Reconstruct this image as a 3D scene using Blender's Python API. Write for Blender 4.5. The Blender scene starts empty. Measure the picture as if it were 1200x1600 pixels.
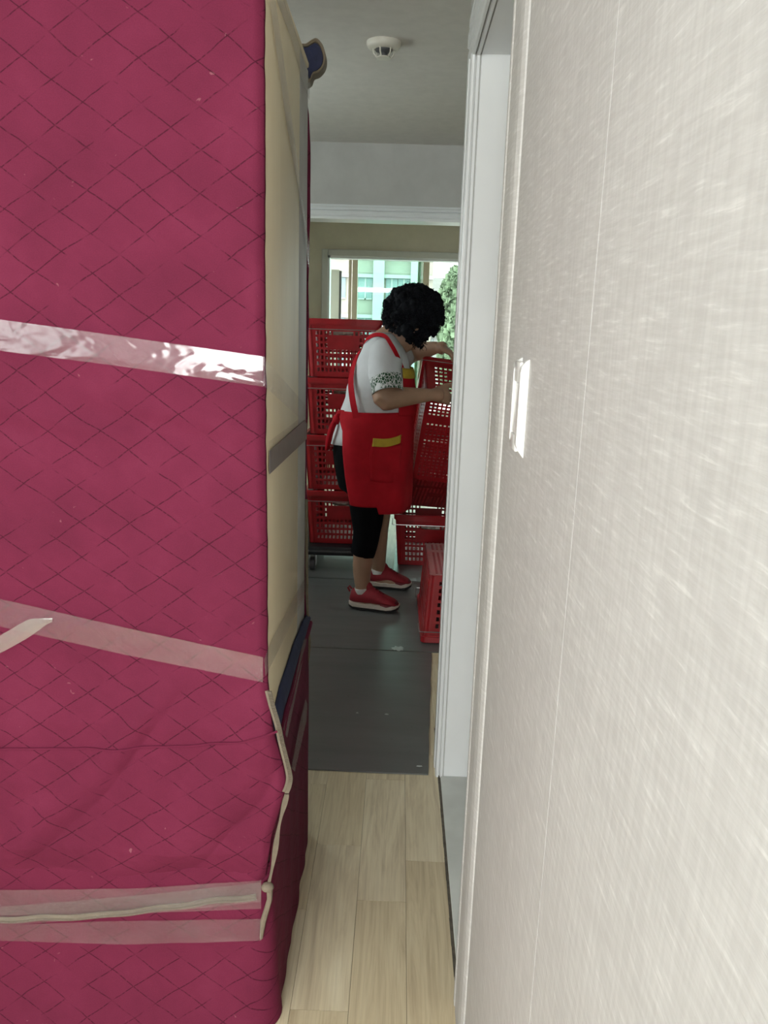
import bpy, bmesh, math, random
from mathutils import Vector, Matrix, noise

random.seed(7)
R = math.radians
PI = math.pi
SC = bpy.context.scene
COL = SC.collection

# ------------------------------------------------------------------ camera
F_PX = 1240.29
CAM_H = 1.32
ROT = Matrix(((0.99932812, 0.02117355, 0.02991625),
              (0.03400807, -0.2313406, -0.97227824),
              (-0.01366573, 0.97264238, -0.23190524)))   # rows: image right, image down, forward
cam = bpy.data.cameras.new('camera')
cam.sensor_fit = 'VERTICAL'
cam.sensor_height = 36.0
cam.lens = 36.0 * F_PX / 1600
cam.clip_start = 0.02
cam.clip_end = 500
camo = bpy.data.objects.new('camera', cam)
COL.objects.link(camo)
right, down, fwd_ = Vector(ROT[0]), Vector(ROT[1]), Vector(ROT[2])
m = Matrix((right, -down, -fwd_)).transposed().to_4x4()
m.translation = (0, 0, CAM_H)
camo.matrix_world = m
SC.camera = camo


def at(px, py, Y=None, X=None, Z=None):
    """world point on the plane Y=, X= or Z= seen at this place of the 1200x1600 photograph"""
    d = ROT.transposed() @ Vector((px - 600, py - 800, F_PX))
    t = Y / d.y if Y is not None else (X / d.x if X is not None else (Z - CAM_H) / d.z)
    return Vector((0, 0, CAM_H)) + d * t


# ------------------------------------------------------------------ world, lights, exposure
w = bpy.data.worlds.new('overcast_sky')
SC.world = w
w.use_nodes = True
bg = w.node_tree.nodes['Background']
bg.inputs[0].default_value = (0.90, 1.0, 0.97, 1)
bg.inputs[1].default_value = 5.6
SC.view_settings.view_transform = 'Standard'
SC.view_settings.look = 'None'
SC.view_settings.exposure = 0.26
SC.view_settings.gamma = 1.0
SC.view_settings.use_curve_mapping = False


def area(name, loc, target, sx, sy, power, color):
    l = bpy.data.lights.new(name, 'AREA')
    l.shape = 'RECTANGLE'
    l.size, l.size_y, l.energy, l.color = sx, sy, power, color
    o = bpy.data.objects.new(name, l)
    COL.objects.link(o)
    o.location = loc
    o.rotation_euler = (Vector(target) - Vector(loc)).to_track_quat('-Z', 'Y').to_euler()
    return o


# daylight entering through the window of the room behind the camera
area('back_window_daylight', (-0.75, -2.42, 1.45), (-0.65, 0.6, 0.75), 1.2, 1.35, 62, (1.0, 0.98, 0.96))
# added fill lamp on the left that brightens the right-hand wall
area('side_fill_light', (-1.46, -0.75, 1.45), (0.2, -0.55, 1.40), 1.2, 1.3, 3.5, (1.0, 0.985, 0.97))


# ------------------------------------------------------------------ material helpers
class NT:
    def __init__(s, name):
        s.m = bpy.data.materials.new(name)
        s.m.use_nodes = True
        s.t = s.m.node_tree
        s.b = s.t.nodes['Principled BSDF']
        s.out = s.t.nodes['Material Output']

    def n(s, typ, **kw):
        nd = s.t.nodes.new(typ)
        for k, v in kw.items():
            if k == 'props':
                for a, b in v.items():
                    setattr(nd, a, b)
            else:
                pass
        return nd

    def link(s, a, b):
        s.t.links.new(a, b)

    def set(s, **kw):
        names = dict(color='Base Color', rough='Roughness', metal='Metallic', alpha='Alpha', spec='Specular IOR Level',
                     sheen='Sheen Weight', coat='Coat Weight', trans='Transmission Weight', sss='Subsurface Weight')
        for k, v in kw.items():
            i = s.b.inputs[names[k]]
            if k == 'color':
                v = (*v, 1)
            i.default_value = v
        return s

    def coord(s, kind='Object', scale=(1, 1, 1), rot=(0, 0, 0), loc=(0, 0, 0)):
        tc = s.n('ShaderNodeTexCoord')
        mp = s.n('ShaderNodeMapping')
        mp.inputs['Scale'].default_value = scale
        mp.inputs['Rotation'].default_value = rot
        mp.inputs['Location'].default_value = loc
        s.link(tc.outputs[kind], mp.inputs[0])
        return mp.outputs[0]

    def noise(s, vec, scale=5, detail=4, rough=0.55, dist=0.0):
        nd = s.n('ShaderNodeTexNoise')
        nd.inputs['Scale'].default_value = scale
        nd.inputs['Detail'].default_value = detail
        nd.inputs['Roughness'].default_value = rough
        nd.inputs['Distortion'].default_value = dist
        s.link(vec, nd.inputs['Vector'])
        return nd.outputs['Fac']

    def ramp(s, fac, stops):
        nd = s.n('ShaderNodeValToRGB')
        el = nd.color_ramp.elements
        while len(el) < len(stops):
            el.new(0.5)
        for e, (p, c) in zip(el, stops):
            e.position = p
            e.color = (*c, 1) if len(c) == 3 else c
        s.link(fac, nd.inputs[0])
        return nd.outputs[0]

    def mix(s, fac, a, b, mode='MIX'):
        nd = s.n('ShaderNodeMix')
        nd.data_type = 'RGBA'
        nd.blend_type = mode
        for sock, v in ((nd.inputs[0], fac), (nd.inputs[6], a), (nd.inputs[7], b)):
            if isinstance(v, (int, float)):
                sock.default_value = v
            elif isinstance(v, tuple):
                sock.default_value = (*v, 1)
            else:
                s.link(v, sock)
        return nd.outputs[2]

    def math(s, op, a, b=None):
        nd = s.n('ShaderNodeMath')
        nd.operation = op
        for sock, v in ((nd.inputs[0], a), (nd.inputs[1], b)):
            if v is None:
                continue
            if isinstance(v, (int, float)):
                sock.default_value = v
            else:
                s.link(v, sock)
        return nd.outputs[0]

    def bump(s, h, strength=0.3, dist=0.01):
        nd = s.n('ShaderNodeBump')
        nd.inputs['Strength'].default_value = strength
        nd.inputs['Distance'].default_value = dist
        s.link(h, nd.inputs['Height'])
        s.link(nd.outputs[0], s.b.inputs['Normal'])

    def col(s, sock):
        s.link(sock, s.b.inputs['Base Color'])
        return s


def simple(name, color, rough=0.5, var=0.10, scale=12, bump=0.0, bscale=80, **kw):
    """colour with a little procedural mottling"""
    t = NT(name).set(color=color, rough=rough, **kw)
    f = t.noise(t.coord(), scale, 3)
    lo = tuple(c * (1 - var) for c in color)
    hi = tuple(min(1, c * (1 + var)) for c in color)
    t.col(t.ramp(f, [(0.3, lo), (0.7, hi)]))
    if bump:
        t.bump(t.noise(t.coord(), bscale, 3), bump, 0.004)
    return t.m


def mat_wallpaper():
    t = NT('wallpaper_fibre').set(rough=0.62, spec=0.35)
    # long fibres running along the wall, some slubs running up it
    f1 = t.noise(t.coord(scale=(1, 14, 150)), 1.6, 3, 0.6, 0.3)
    f2 = t.noise(t.coord(scale=(1, 140, 14)), 1.0, 2, 0.5)
    f3 = t.noise(t.coord(scale=(1, 3, 3)), 1.0, 2, 0.5)
    c = t.ramp(f1, [(0.38, (0.435, 0.424, 0.417)), (0.60, (0.495, 0.486, 0.48)), (0.74, (0.62, 0.612, 0.60))])
    c = t.mix(0.16, c, t.ramp(f2, [(0.4, (0.5, 0.48, 0.47)), (0.65, (0.8, 0.78, 0.76))]))
    c = t.mix(0.12, c, t.ramp(f3, [(0.35, (0.52, 0.51, 0.5)), (0.65, (0.72, 0.71, 0.7))]))
    t.col(c)
    h = t.math('ADD', f1, t.math('MULTIPLY', f2, 0.4))
    t.bump(h, 0.35, 0.002)
    return t.m


def mat_plank():
    t = NT('pale_oak_vinyl').set(rough=0.42, spec=0.4)
    oi = t.n('ShaderNodeObjectInfo')
    tc = t.n('ShaderNodeTexCoord')
    cb = t.n('ShaderNodeCombineXYZ')
    t.link(t.math('MULTIPLY', oi.outputs['Random'], 13.0), cb.inputs[0])
    t.link(t.math('MULTIPLY', oi.outputs['Random'], 29.0), cb.inputs[1])
    va = t.n('ShaderNodeVectorMath')
    t.link(tc.outputs['Object'], va.inputs[0])
    t.link(cb.outputs[0], va.inputs[1])

    def mp(sc):
        m_ = t.n('ShaderNodeMapping')
        m_.inputs['Scale'].default_value = sc
        t.link(va.outputs[0], m_.inputs[0])
        return m_.outputs[0]
    g1 = t.noise(mp((26, 2.2, 1)), 1.0, 4, 0.6, 1.6)
    g2 = t.noise(mp((160, 5, 1)), 1.0, 3, 0.6, 0.3)
    c = t.ramp(g1, [(0.32, (0.54, 0.445, 0.31)), (0.5, (0.72, 0.625, 0.445)), (0.68, (0.79, 0.71, 0.53))])
    c = t.mix(0.3, c, t.ramp(g2, [(0.35, (0.44, 0.365, 0.25)), (0.6, (0.70, 0.63, 0.47))]))
    tint = t.ramp(oi.outputs['Random'], [(0, (0.88, 0.84, 0.78)), (0.5, (1, 0.98, 0.93)), (1, (1.0, 0.99, 0.98))])
    t.col(t.mix(1.0, c, tint, 'MULTIPLY'))
    t.bump(g2, 0.10, 0.002)
    return t.m


def mat_mat():
    t = NT('worn_grey_sheet').set(spec=0.9)
    f = t.noise(t.coord(scale=(1.0, 3.5, 1)), 3, 5, 0.6)
    g = t.noise(t.coord(scale=(0.9, 11, 1)), 2.0, 2, 0.5)
    c = t.ramp(f, [(0.3, (0.105, 0.112, 0.111)), (0.7, (0.130, 0.137, 0.136))])
    sc = t.ramp(t.noise(t.coord(), 45, 3, 0.7), [(0.70, (0, 0, 0)), (0.75, (1, 1, 1))])
    c = t.mix(t.math('MULTIPLY', sc, 0.5), c, (0.025, 0.025, 0.025))
    t.col(c)
    rr = t.ramp(g, [(0.3, (0.30,) * 3), (0.7, (0.38,) * 3)])
    t.link(rr, t.b.inputs['Roughness'])
    t.bump(t.math('ADD', f, t.math('MULTIPLY', g, 0.6)), 0.07, 0.008)
    return t.m


def mat_quilt(name, base, uname='quilt'):
    """burgundy moving blanket with dark diamond stitching (in metres along the UV map)"""
    t = NT(name).set(rough=0.8, spec=0.12)
    uv = t.n('ShaderNodeUVMap')
    uv.uv_map = uname
    nz = t.n('ShaderNodeTexNoise')
    nz.inputs['Scale'].default_value = 9
    nz.inputs['Detail'].default_value = 3
    t.link(uv.outputs[0], nz.inputs['Vector'])
    off = t.n('ShaderNodeVectorMath')
    off.operation = 'MULTIPLY_ADD'
    t.link(nz.outputs['Color'], off.inputs[0])
    off.inputs[1].default_value = (0.016, 0.016, 0)
    t.link(uv.outputs[0], off.inputs[2])
    sep = t.n('ShaderNodeSeparateXYZ')
    t.link(off.outputs[0], sep.inputs[0])
    u = t.math('MULTIPLY', sep.outputs[0], 1 / 0.096)
    v = t.math('MULTIPLY', sep.outputs[1], 1 / 0.068)

    def line(x):
        fr = t.math('FRACT', x)
        d = t.math('ABSOLUTE', t.math('SUBTRACT', fr, 0.5))
        return d                       # 0.5 on the seam
    d1 = line(t.math('ADD', u, v))
    d2 = line(t.math('SUBTRACT', u, v))
    dm = t.math('MAXIMUM', d1, d2)
    st = t.ramp(dm, [(0.474, (0, 0, 0)), (0.490, (1, 1, 1))])
    fine = t.noise(uv.outputs[0], 160, 2)
    brk = t.noise(uv.outputs[0], 13, 3, 0.6)
    st = t.math('MULTIPLY', st, t.ramp(fine, [(0.36, (0.35,) * 3), (0.5, (1,) * 3)]))
    st = t.math('MULTIPLY', st, t.ramp(brk, [(0.40, (0.0,) * 3), (0.50, (0.85,) * 3)]))
    b = base
    big = t.noise(uv.outputs[0], 6, 5, 0.6)
    c = t.ramp(big, [(0.3, tuple(x * 0.80 for x in b)), (0.55, b), (0.75, (b[0] * 1.18, b[1] * 1.35, b[2] * 1.25))])
    weave = t.noise(uv.outputs[0], 500, 2)
    c = t.mix(0.14, c, t.ramp(weave, [(0.3, tuple(x * 0.5 for x in b)), (0.7, tuple(min(1, x * 1.6) for x in b))]))
    sp = t.ramp(t.noise(uv.outputs[0], 38, 2, 0.5, 1.0), [(0.745, (0, 0, 0)), (0.79, (1, 1, 1))])
    c = t.mix(t.math('MULTIPLY', sp, 0.25), c, (0.52, 0.26, 0.28))
    c = t.mix(t.math('MULTIPLY', st, 0.8), c, tuple(x * 0.16 for x in b))
    t.col(c)
    puff = t.ramp(dm, [(0.28, (1, 1, 1)), (0.5, (0, 0, 0))])
    wr = t.noise(uv.outputs[0], 11, 4, 0.6, 0.8)
    t.bump(t.math('ADD', t.math('MULTIPLY', puff, 0.10), t.math('ADD', t.math('MULTIPLY', wr, 0.8), t.math('MULTIPLY', weave, 0.05))), 0.36, 0.010)
    return t.m


def mat_tape(alpha=0.045, name='clear_tape', col=(0.60, 0.55, 0.55), gloss=0.035):
    """clear film: slightly cloudy, with a mirror-like sheen"""
    t = NT(name).set(color=col, rough=0.3)
    f = t.noise(t.coord(scale=(1, 1, 2.2)), 7, 2, 0.5, 0.4)
    a = t.ramp(f, [(0.35, (alpha * 0.7,) * 3), (0.6, (alpha,) * 3), (0.72, (min(1, alpha * 1.7),) * 3)])
    t.link(a, t.b.inputs['Alpha'])
    t.bump(t.noise(t.coord(scale=(1, 1, 2)), 13, 2, 0.5, 0.6), 0.32, 0.008)
    gl = t.n('ShaderNodeBsdfGlossy')
    gl.inputs[1].default_value = 0.09
    t.link(t.b.inputs['Normal'].links[0].from_socket, gl.inputs['Normal'])
    mx = t.n('ShaderNodeMixShader')
    mx.inputs[0].default_value = gloss
    t.link(t.b.outputs[0], mx.inputs[1])
    t.link(gl.outputs[0], mx.inputs[2])
    t.link(mx.outputs[0], t.out.inputs[0])
    return t.m


def mat_glass(name, tint, refl=0.06):
    t = NT(name)
    tr = t.n('ShaderNodeBsdfTransparent')
    tr.inputs[0].default_value = (*tint, 1)
    gl = t.n('ShaderNodeBsdfGlossy')
    gl.inputs[1].default_value = 0.02
    mx = t.n('ShaderNodeMixShader')
    f = t.noise(t.coord(), 3, 2)
    t.link(t.math('ADD', t.math('MULTIPLY', f, 0.02), refl - 0.01), mx.inputs[0])
    t.link(tr.outputs[0], mx.inputs[1])
    t.link(gl.outputs[0], mx.inputs[2])
    t.link(mx.outputs[0], t.out.inputs[0])
    return t.m


def mat_leafprint():
    t = NT('leaf_print_cotton').set(rough=0.85, spec=0.1)
    nd = t.n('ShaderNodeTexVoronoi')
    nd.feature = 'DISTANCE_TO_EDGE'
    nd.inputs['Scale'].default_value = 105
    t.link(t.coord(scale=(1, 1, 0.55), rot=(0, 0.6, 0)), nd.inputs['Vector'])
    a = t.ramp(nd.outputs[0], [(0.05, (0, 0, 0)), (0.10, (1, 1, 1))])
    z = t.noise(t.coord(), 22, 2)
    a = t.math('MULTIPLY', a, t.ramp(z, [(0.38, (0, 0, 0)), (0.46, (1, 1, 1))]))
    t.col(t.mix(a, (0.72, 0.73, 0.74), (0.045, 0.10, 0.06)))
    return t.m


def mat_foam():
    t = NT('cream_board').set(rough=0.55, spec=0.3)
    f = t.noise(t.coord(scale=(1, 1, 0.35)), 6, 5, 0.6)
    t.col(t.ramp(f, [(0.3, (0.74, 0.62, 0.41)), (0.7, (0.82, 0.71, 0.49))]))
    return t.m


def mat_facade(name, c):
    return simple(name, c, 0.8, 0.06, 0.6)


M = dict(
    wallpaper=mat_wallpaper(), plank=mat_plank(), mat=mat_mat(),
    quilt=mat_quilt('burgundy_quilted_blanket', (0.146, 0.0175, 0.047)),
    tape=mat_tape(), strap=simple('brown_packing_tape', (0.115, 0.085, 0.068), 0.35, 0.12, 30),
    tape_dim=mat_tape(0.18, 'clear_tape_double', (0.62, 0.57, 0.52), 0.05),
    white_trim=simple('white_film_trim', (0.82, 0.85, 0.86), 0.32, 0.03, 4),
    wall=simple('plain_grey_white_wallpaper', (0.53, 0.53, 0.51), 0.8, 0.05, 9, 0.08, 140),
    ceil=simple('ceiling_paper', (0.66, 0.64, 0.60), 0.85, 0.04, 20, 0.10, 180),
    beige_wall=simple('beige_wallpaper', (0.76, 0.71, 0.59), 0.8, 0.04, 9, 0.06, 140),
    marble=simple('pale_threshold_stone', (0.66, 0.68, 0.64), 0.25, 0.10, 7),
    groove=simple('dirty_joint', (0.10, 0.085, 0.065), 0.8, 0.3, 60),
    plastic=simple('white_switch_plastic', (0.78, 0.78, 0.77), 0.22, 0.02, 10),
    sensor=simple('ivory_plastic', (0.66, 0.64, 0.56), 0.35, 0.04, 20),
    chrome=simple('chrome', (0.6, 0.6, 0.6), 0.2, 0.05, 10, metal=1.0),
    wire=simple('steel_wire', (0.42, 0.42, 0.42), 0.3, 0.1, 40, metal=1.0),
    crate=simple('red_crate_plastic', (0.35, 0.010, 0.016), 0.36, 0.16, 14, 0.06, 30),
    black=simple('black_plastic', (0.014, 0.014, 0.018), 0.4, 0.2, 20),
    rubber=simple('grey_rubber', (0.09, 0.09, 0.095), 0.55, 0.2, 20),
    paper=simple('crumpled_packing_paper', (0.66, 0.62, 0.54), 0.8, 0.18, 22, 0.4, 30),
    foam=mat_foam(), backstrip=simple('grey_white_board', (0.46, 0.44, 0.40), 0.6, 0.06, 10),
    navy=simple('navy_blanket', (0.022, 0.028, 0.075), 0.85, 0.2, 40, 0.2, 90),
    binding=simple('khaki_binding', (0.17, 0.14, 0.095), 0.85, 0.15, 60, 0.2, 200),
    zipper=simple('beige_zipper_tape', (0.20, 0.162, 0.12), 0.8, 0.12, 60, 0.2, 200),
    teeth=simple('zipper_teeth', (0.16, 0.13, 0.095), 0.5, 0.1, 50),
    skin=simple('skin', (0.38, 0.225, 0.15), 0.5, 0.08, 18, sss=0.05),
    hair=simple('black_curly_hair', (0.006, 0.007, 0.010), 0.75, 0.2, 60, spec=0.15),
    shirt=simple('white_tshirt', (0.64, 0.65, 0.68), 0.85, 0.05, 14, 1.0, 17),
    print=mat_leafprint(),
    apron=simple('red_apron_cloth', (0.43, 0.009, 0.019), 0.8, 0.12, 16, 0.35, 16, spec=0.15),
    yellow=simple('yellow_trim', (0.50, 0.34, 0.03), 0.8, 0.08, 30),
    trousers=simple('black_capri_cloth', (0.004, 0.004, 0.005), 0.85, 0.2, 30, spec=0.08),
    shoe=simple('red_mesh_shoe', (0.27, 0.010, 0.022), 0.7, 0.15, 60, 0.3, 260),
    shoe_dark=simple('maroon_shoe_overlay', (0.13, 0.006, 0.014), 0.6, 0.1, 60),
    sole=simple('cream_midsole', (0.56, 0.49, 0.43), 0.6, 0.08, 40),
    outsole=simple('black_outsole', (0.014, 0.013, 0.014), 0.7, 0.1, 40),
    sock=simple('white_sock', (0.62, 0.60, 0.58), 0.9, 0.05, 60),
    sash=simple('beige_window_sash', (0.40, 0.34, 0.25), 0.45, 0.05, 10),
    sash_white=simple('white_window_sash', (0.70, 0.71, 0.68), 0.4, 0.03, 10),
    glass=mat_glass('green_tinted_glass', (0.72, 0.92, 0.85)), clear=mat_glass('clear_glass', (0.94, 0.97, 0.95), 0.04),
    fac_white=mat_facade('white_facade', (0.30, 0.31, 0.30)), fac_beige=mat_facade('beige_facade', (0.235, 0.225, 0.19)),
    fac_glass=simple('facade_glass', (0.14, 0.19, 0.20), 0.2, 0.3, 0.5),
    leaf=simple('tree_leaves', (0.12, 0.17, 0.10), 0.8, 0.4, 3), bark=simple('bark', (0.10, 0.07, 0.05), 0.9, 0.2, 4),
    asphalt=simple('asphalt', (0.22, 0.22, 0.22), 0.9, 0.1, 2),
    stain=simple('dried_scuff', (0.42, 0.45, 0.44), 0.3, 0.2, 60),
)


# ------------------------------------------------------------------ mesh helpers
class MB:
    def __init__(s):
        s.v, s.f, s.uv = [], [], None

    def quad(s, a, b, c, d):
        i = len(s.v)
        s.v += [Vector(a), Vector(b), Vector(c), Vector(d)]
        s.f.append((i, i + 1, i + 2, i + 3))

    def box(s, lo, hi, bev=0.0):
        x0, y0, z0 = lo
        x1, y1, z1 = hi
        if bev <= 0:
            i = len(s.v)
            s.v += [Vector(p) for p in ((x0, y0, z0), (x1, y0, z0), (x1, y1, z0), (x0, y1, z0), (x0, y0, z1), (x1, y0, z1), (x1, y1, z1), (x0, y1, z1))]
            s.f += [tuple(i + k for k in q) for q in ((0, 3, 2, 1), (4, 5, 6, 7), (0, 1, 5, 4), (1, 2, 6, 5), (2, 3, 7, 6), (3, 0, 4, 7))]
            return s
        bm = bmesh.new()
        bmesh.ops.create_cube(bm, size=1)
        for v in bm.verts:
            v.co = Vector(((x0 + x1) / 2 + v.co.x * (x1 - x0), (y0 + y1) / 2 + v.co.y * (y1 - y0), (z0 + z1) / 2 + v.co.z * (z1 - z0)))
        bmesh.ops.bevel(bm, geom=list(bm.edges), offset=bev, segments=2, affect='EDGES', profile=0.5)
        s.add_bm(bm)
        bm.free()
        return s

    def add_bm(s, bm):
        bm.verts.ensure_lookup_table()
        i = len(s.v)
        for k, v in enumerate(bm.verts):
            v.index = k
            s.v.append(v.co.copy())
        for f in bm.faces:
            s.f.append(tuple(i + v.index for v in f.verts))

    def loft(s, rings, cap=True, closed=True):
        i = len(s.v)
        n = len(rings[0])
        for r in rings:
            s.v += [Vector(p) for p in r]
        for a in range(len(rings) - 1):
            for k in range(n if closed else n - 1):
                k2 = (k + 1) % n
                s.f.append((i + a * n + k, i + a * n + k2, i + (a + 1) * n + k2, i + (a + 1) * n + k))
        if cap and closed:
            s.f.append(tuple(i + k for k in range(n))[::-1])
            j = i + (len(rings) - 1) * n
            s.f.append(tuple(j + k for k in range(n)))
        return s

    def tube(s, pts, r, sides=8, cap=True):
        pts = [Vector(p) for p in pts]
        rs = r if isinstance(r, (list, tuple)) else [r] * len(pts)
        rings = []
        nrm = None
        for k, p in enumerate(pts):
            t = (pts[min(k + 1, len(pts) - 1)] - pts[max(k - 1, 0)])
            t = t.normalized() if t.length > 1e-9 else Vector((0, 0, 1))
            if nrm is None:
                nrm = t.orthogonal().normalized()
            else:
                nrm = (nrm - t * nrm.dot(t))
                nrm = nrm.normalized() if nrm.length > 1e-6 else t.orthogonal().normalized()
            b = t.cross(nrm)
            rings.append([p + (nrm * math.cos(2 * PI * q / sides) + b * math.sin(2 * PI * q / sides)) * rs[k] for q in range(sides)])
        return s.loft(rings, cap)

    def ell(s, c, r, rot=None, seg=16, rows=10):
        c = Vector(c)
        rings = []
        for a in range(1, rows):
            th = PI * a / rows
            ring = []
            for k in range(seg):
                ph = 2 * PI * k / seg
                p = Vector((r[0] * math.sin(th) * math.cos(ph), r[1] * math.sin(th) * math.sin(ph), -r[2] * math.cos(th)))
                ring.append(c + (rot @ p if rot else p))
            rings.append(ring)
        return s.loft(rings)

    def ribbon(s, pts, nrms, wd, th=0.0006):
        """flat strip along pts, facing nrms"""
        pts = [Vector(p) for p in pts]
        rings = []
        for k, p in enumerate(pts):
            t = (pts[min(k + 1, len(pts) - 1)] - pts[max(k - 1, 0)]).normalized()
            n = Vector(nrms[k] if isinstance(nrms, list) else nrms).normalized()
            b = t.cross(n).normalized()
            wv = wd[k] if isinstance(wd, list) else wd
            rings.append([p + b * wv / 2, p - b * wv / 2, p - b * wv / 2 + n * th, p + b * wv / 2 + n * th])
        return s.loft(rings)

    def build(s, name, mat, parent=None, origin=(0, 0, 0), smooth=False, fix=True):
        o_ = Vector(origin)
        me = bpy.data.meshes.new(name)
        me.from_pydata([tuple(v - o_) for v in s.v], [], s.f)
        if fix:
            bm = bmesh.new()
            bm.from_mesh(me)
            bmesh.ops.recalc_face_normals(bm, faces=bm.faces)
            bm.to_mesh(me)
            bm.free()
        me.materials.append(mat)
        if smooth:
            me.polygons.foreach_set('use_smooth', [True] * len(me.polygons))
            if smooth != 'all':
                try:
                    me.set_sharp_from_angle(angle=R(42))
                except Exception:
                    pass
        o = bpy.data.objects.new(name, me)
        COL.objects.link(o)
        if parent:
            o.parent = parent
        return o


def tag(o, label=None, cat=None, group=None, kind=None):
    for k, v in (('label', label), ('category', cat), ('group', group), ('kind', kind)):
        if v:
            o[k] = v
    return o


def empty(name, loc, label, cat, group=None, rot=(0, 0, 0)):
    o = bpy.data.objects.new(name, None)
    o.empty_display_size = 0.1
    COL.objects.link(o)
    o.location = loc
    o.rotation_euler = rot
    return tag(o, label, cat, group)


def struct(name, mb, mat, parent=None, smooth=False, origin=(0, 0, 0)):
    o = mb.build(name, mat, parent, origin, smooth)
    if not parent:
        o['kind'] = 'structure'
    return o


def copy_tree(o, parent=None):
    c = o.copy()
    COL.objects.link(c)
    c.parent = parent
    for ch in list(o.children):
        copy_tree(ch, c)
    return c


def lerp(a, b, t):
    return a + (b - a) * t


def interp(tab, x):
    """piecewise linear table [(x, y)...]"""
    if x <= tab[0][0]:
        return tab[0][1]
    for (a, b), (c, d) in zip(tab, tab[1:]):
        if x <= c:
            return lerp(b, d, (x - a) / (c - a))
    return tab[-1][1]


def remesh(name, mb, mat, parent, origin, voxel, smooth_it=6, disp=None):
    o = mb.build(name, mat, None, origin, False)
    md = o.modifiers.new('r', 'REMESH')
    md.mode = 'VOXEL'
    md.voxel_size = voxel
    sm = o.modifiers.new('s', 'SMOOTH')
    sm.factor = 0.5
    sm.iterations = smooth_it
    dg = bpy.context.evaluated_depsgraph_get()
    me = bpy.data.meshes.new_from_object(o.evaluated_get(dg))
    o.modifiers.clear()
    old = o.data
    o.data = me
    bpy.data.meshes.remove(old)
    me.name = name
    me.materials.clear()
    me.materials.append(mat)
    if disp:
        for v in me.vertices:
            v.co = v.co + v.normal * disp(v.co)
    me.polygons.foreach_set('use_smooth', [True] * len(me.polygons))
    o.parent = parent
    return o


# ================================================================== THE SETTING
XW = 0.16          # face of the right-hand wall
D0, D1 = 1.33, 2.14  # the doorway in it
ZC = 2.32          # ceiling
ZL = 1.965         # head of the doorway
YH = 4.92          # header between hall and living room
YF = 7.5           # far wall
XL, XR = -1.5, 1.9
YB = -2.5

fl = MB().box((XL - .1, YB - .1, -0.12), (XR + .1, 8.7, -0.006))
floor = struct('floor', fl, M['groove'])
# planks of the vinyl floor
PW = 0.115
pl_mesh = None


def plank_mesh(wd, ln):
    mb = MB().box((0.0004, 0.0005, -0.006), (wd - 0.0004, ln - 0.0005, 0.0), 0)
    return mb


plank_cache = {}


def plank(x, y, wd, ln):
    key = (round(wd, 4), round(ln, 4))
    if key not in plank_cache:
        o = plank_mesh(*key).build('plank', M['plank'], floor)
        plank_cache[key] = o.data
    else:
        o = bpy.data.objects.new('plank', plank_cache[key])
        COL.objects.link(o)
        o.parent = floor
    o.location = (x, y, 0)


jt = {0: 1.601, -1: 1.29, 1: 1.748, -2: 1.563, -3: 1.42, -4: 1.2}
for k in range(-6, 2):
    x0 = -0.058 + PW * k
    wd = PW if k < 1 else 0.157 - x0
    y = jt.get(k, 1.3 + 0.17 * k % 0.51) - 0.51 * 3
    while y < 3.7:
        plank(x0, y, wd, 0.51)
        y += 0.51
for k in range(0, 4):
    for i in range(3):
        plank(0.157 + PW * k, 2.44 + 0.51 * i - (0.0 if i == 0 else 0.0), PW, 0.51)
for k in range(-9, 14):
    x0 = -0.058 + PW * k
    y = (3.97 if k < 5 else 3.35) - (0 if k < -6 or k > 4 else 0) + (k * 0.37) % 0.6 - (0.6 if k < -6 else 0)
    while y < 7.4:
        plank(x0, y, PW, 1.02)
        y += 1.02
fb = MB()
fb.box((XL, YB, -0.006), (-0.748, 3.5, -0.001))
fb.box((XW + .1, YB, -0.006), (XR, 3.5, -0.001))
fb.box((-0.748, YB, -0.006), (XW, -0.05, -0.001))
fb.box((XL, 3.5, -0.006), (XR, 8.5, -0.0056))
struct('floor_margin', fb, M['plank'], floor)

# ceiling
struct('ceiling', MB().box((XL - .1, YB - .1, ZC), (XR + .1, 8.7, ZC + 0.1)), M['ceil'])

# right wall with the wallpaper, in lengths separated by the butt joints of the paper
wr = struct('wall_right', MB().box((XW + 0.004, YB, 0), (XW + 0.13, D0 - 0.0, ZC)), M['wall'])
seams = [YB, -1.70, -0.77, 0.085, 0.692, D0 - 0.128]
for a, b in zip(seams, seams[1:]):
    q = MB().box((XW, a + 0.001, 0.0), (XW + 0.004, b - 0.001, ZC), 0)
    q.build('wallpaper_strip', M['wallpaper'], wr)
# wall over the doorway and the short return behind it
wl = MB()
wl.box((XW, D0, ZL), (XW + 0.13, 2.42, ZC))
wl.box((XW, D1, 0), (XW + 0.13, 2.42, ZL))
struct('wall_doorway', wl, M['wall'])

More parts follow.
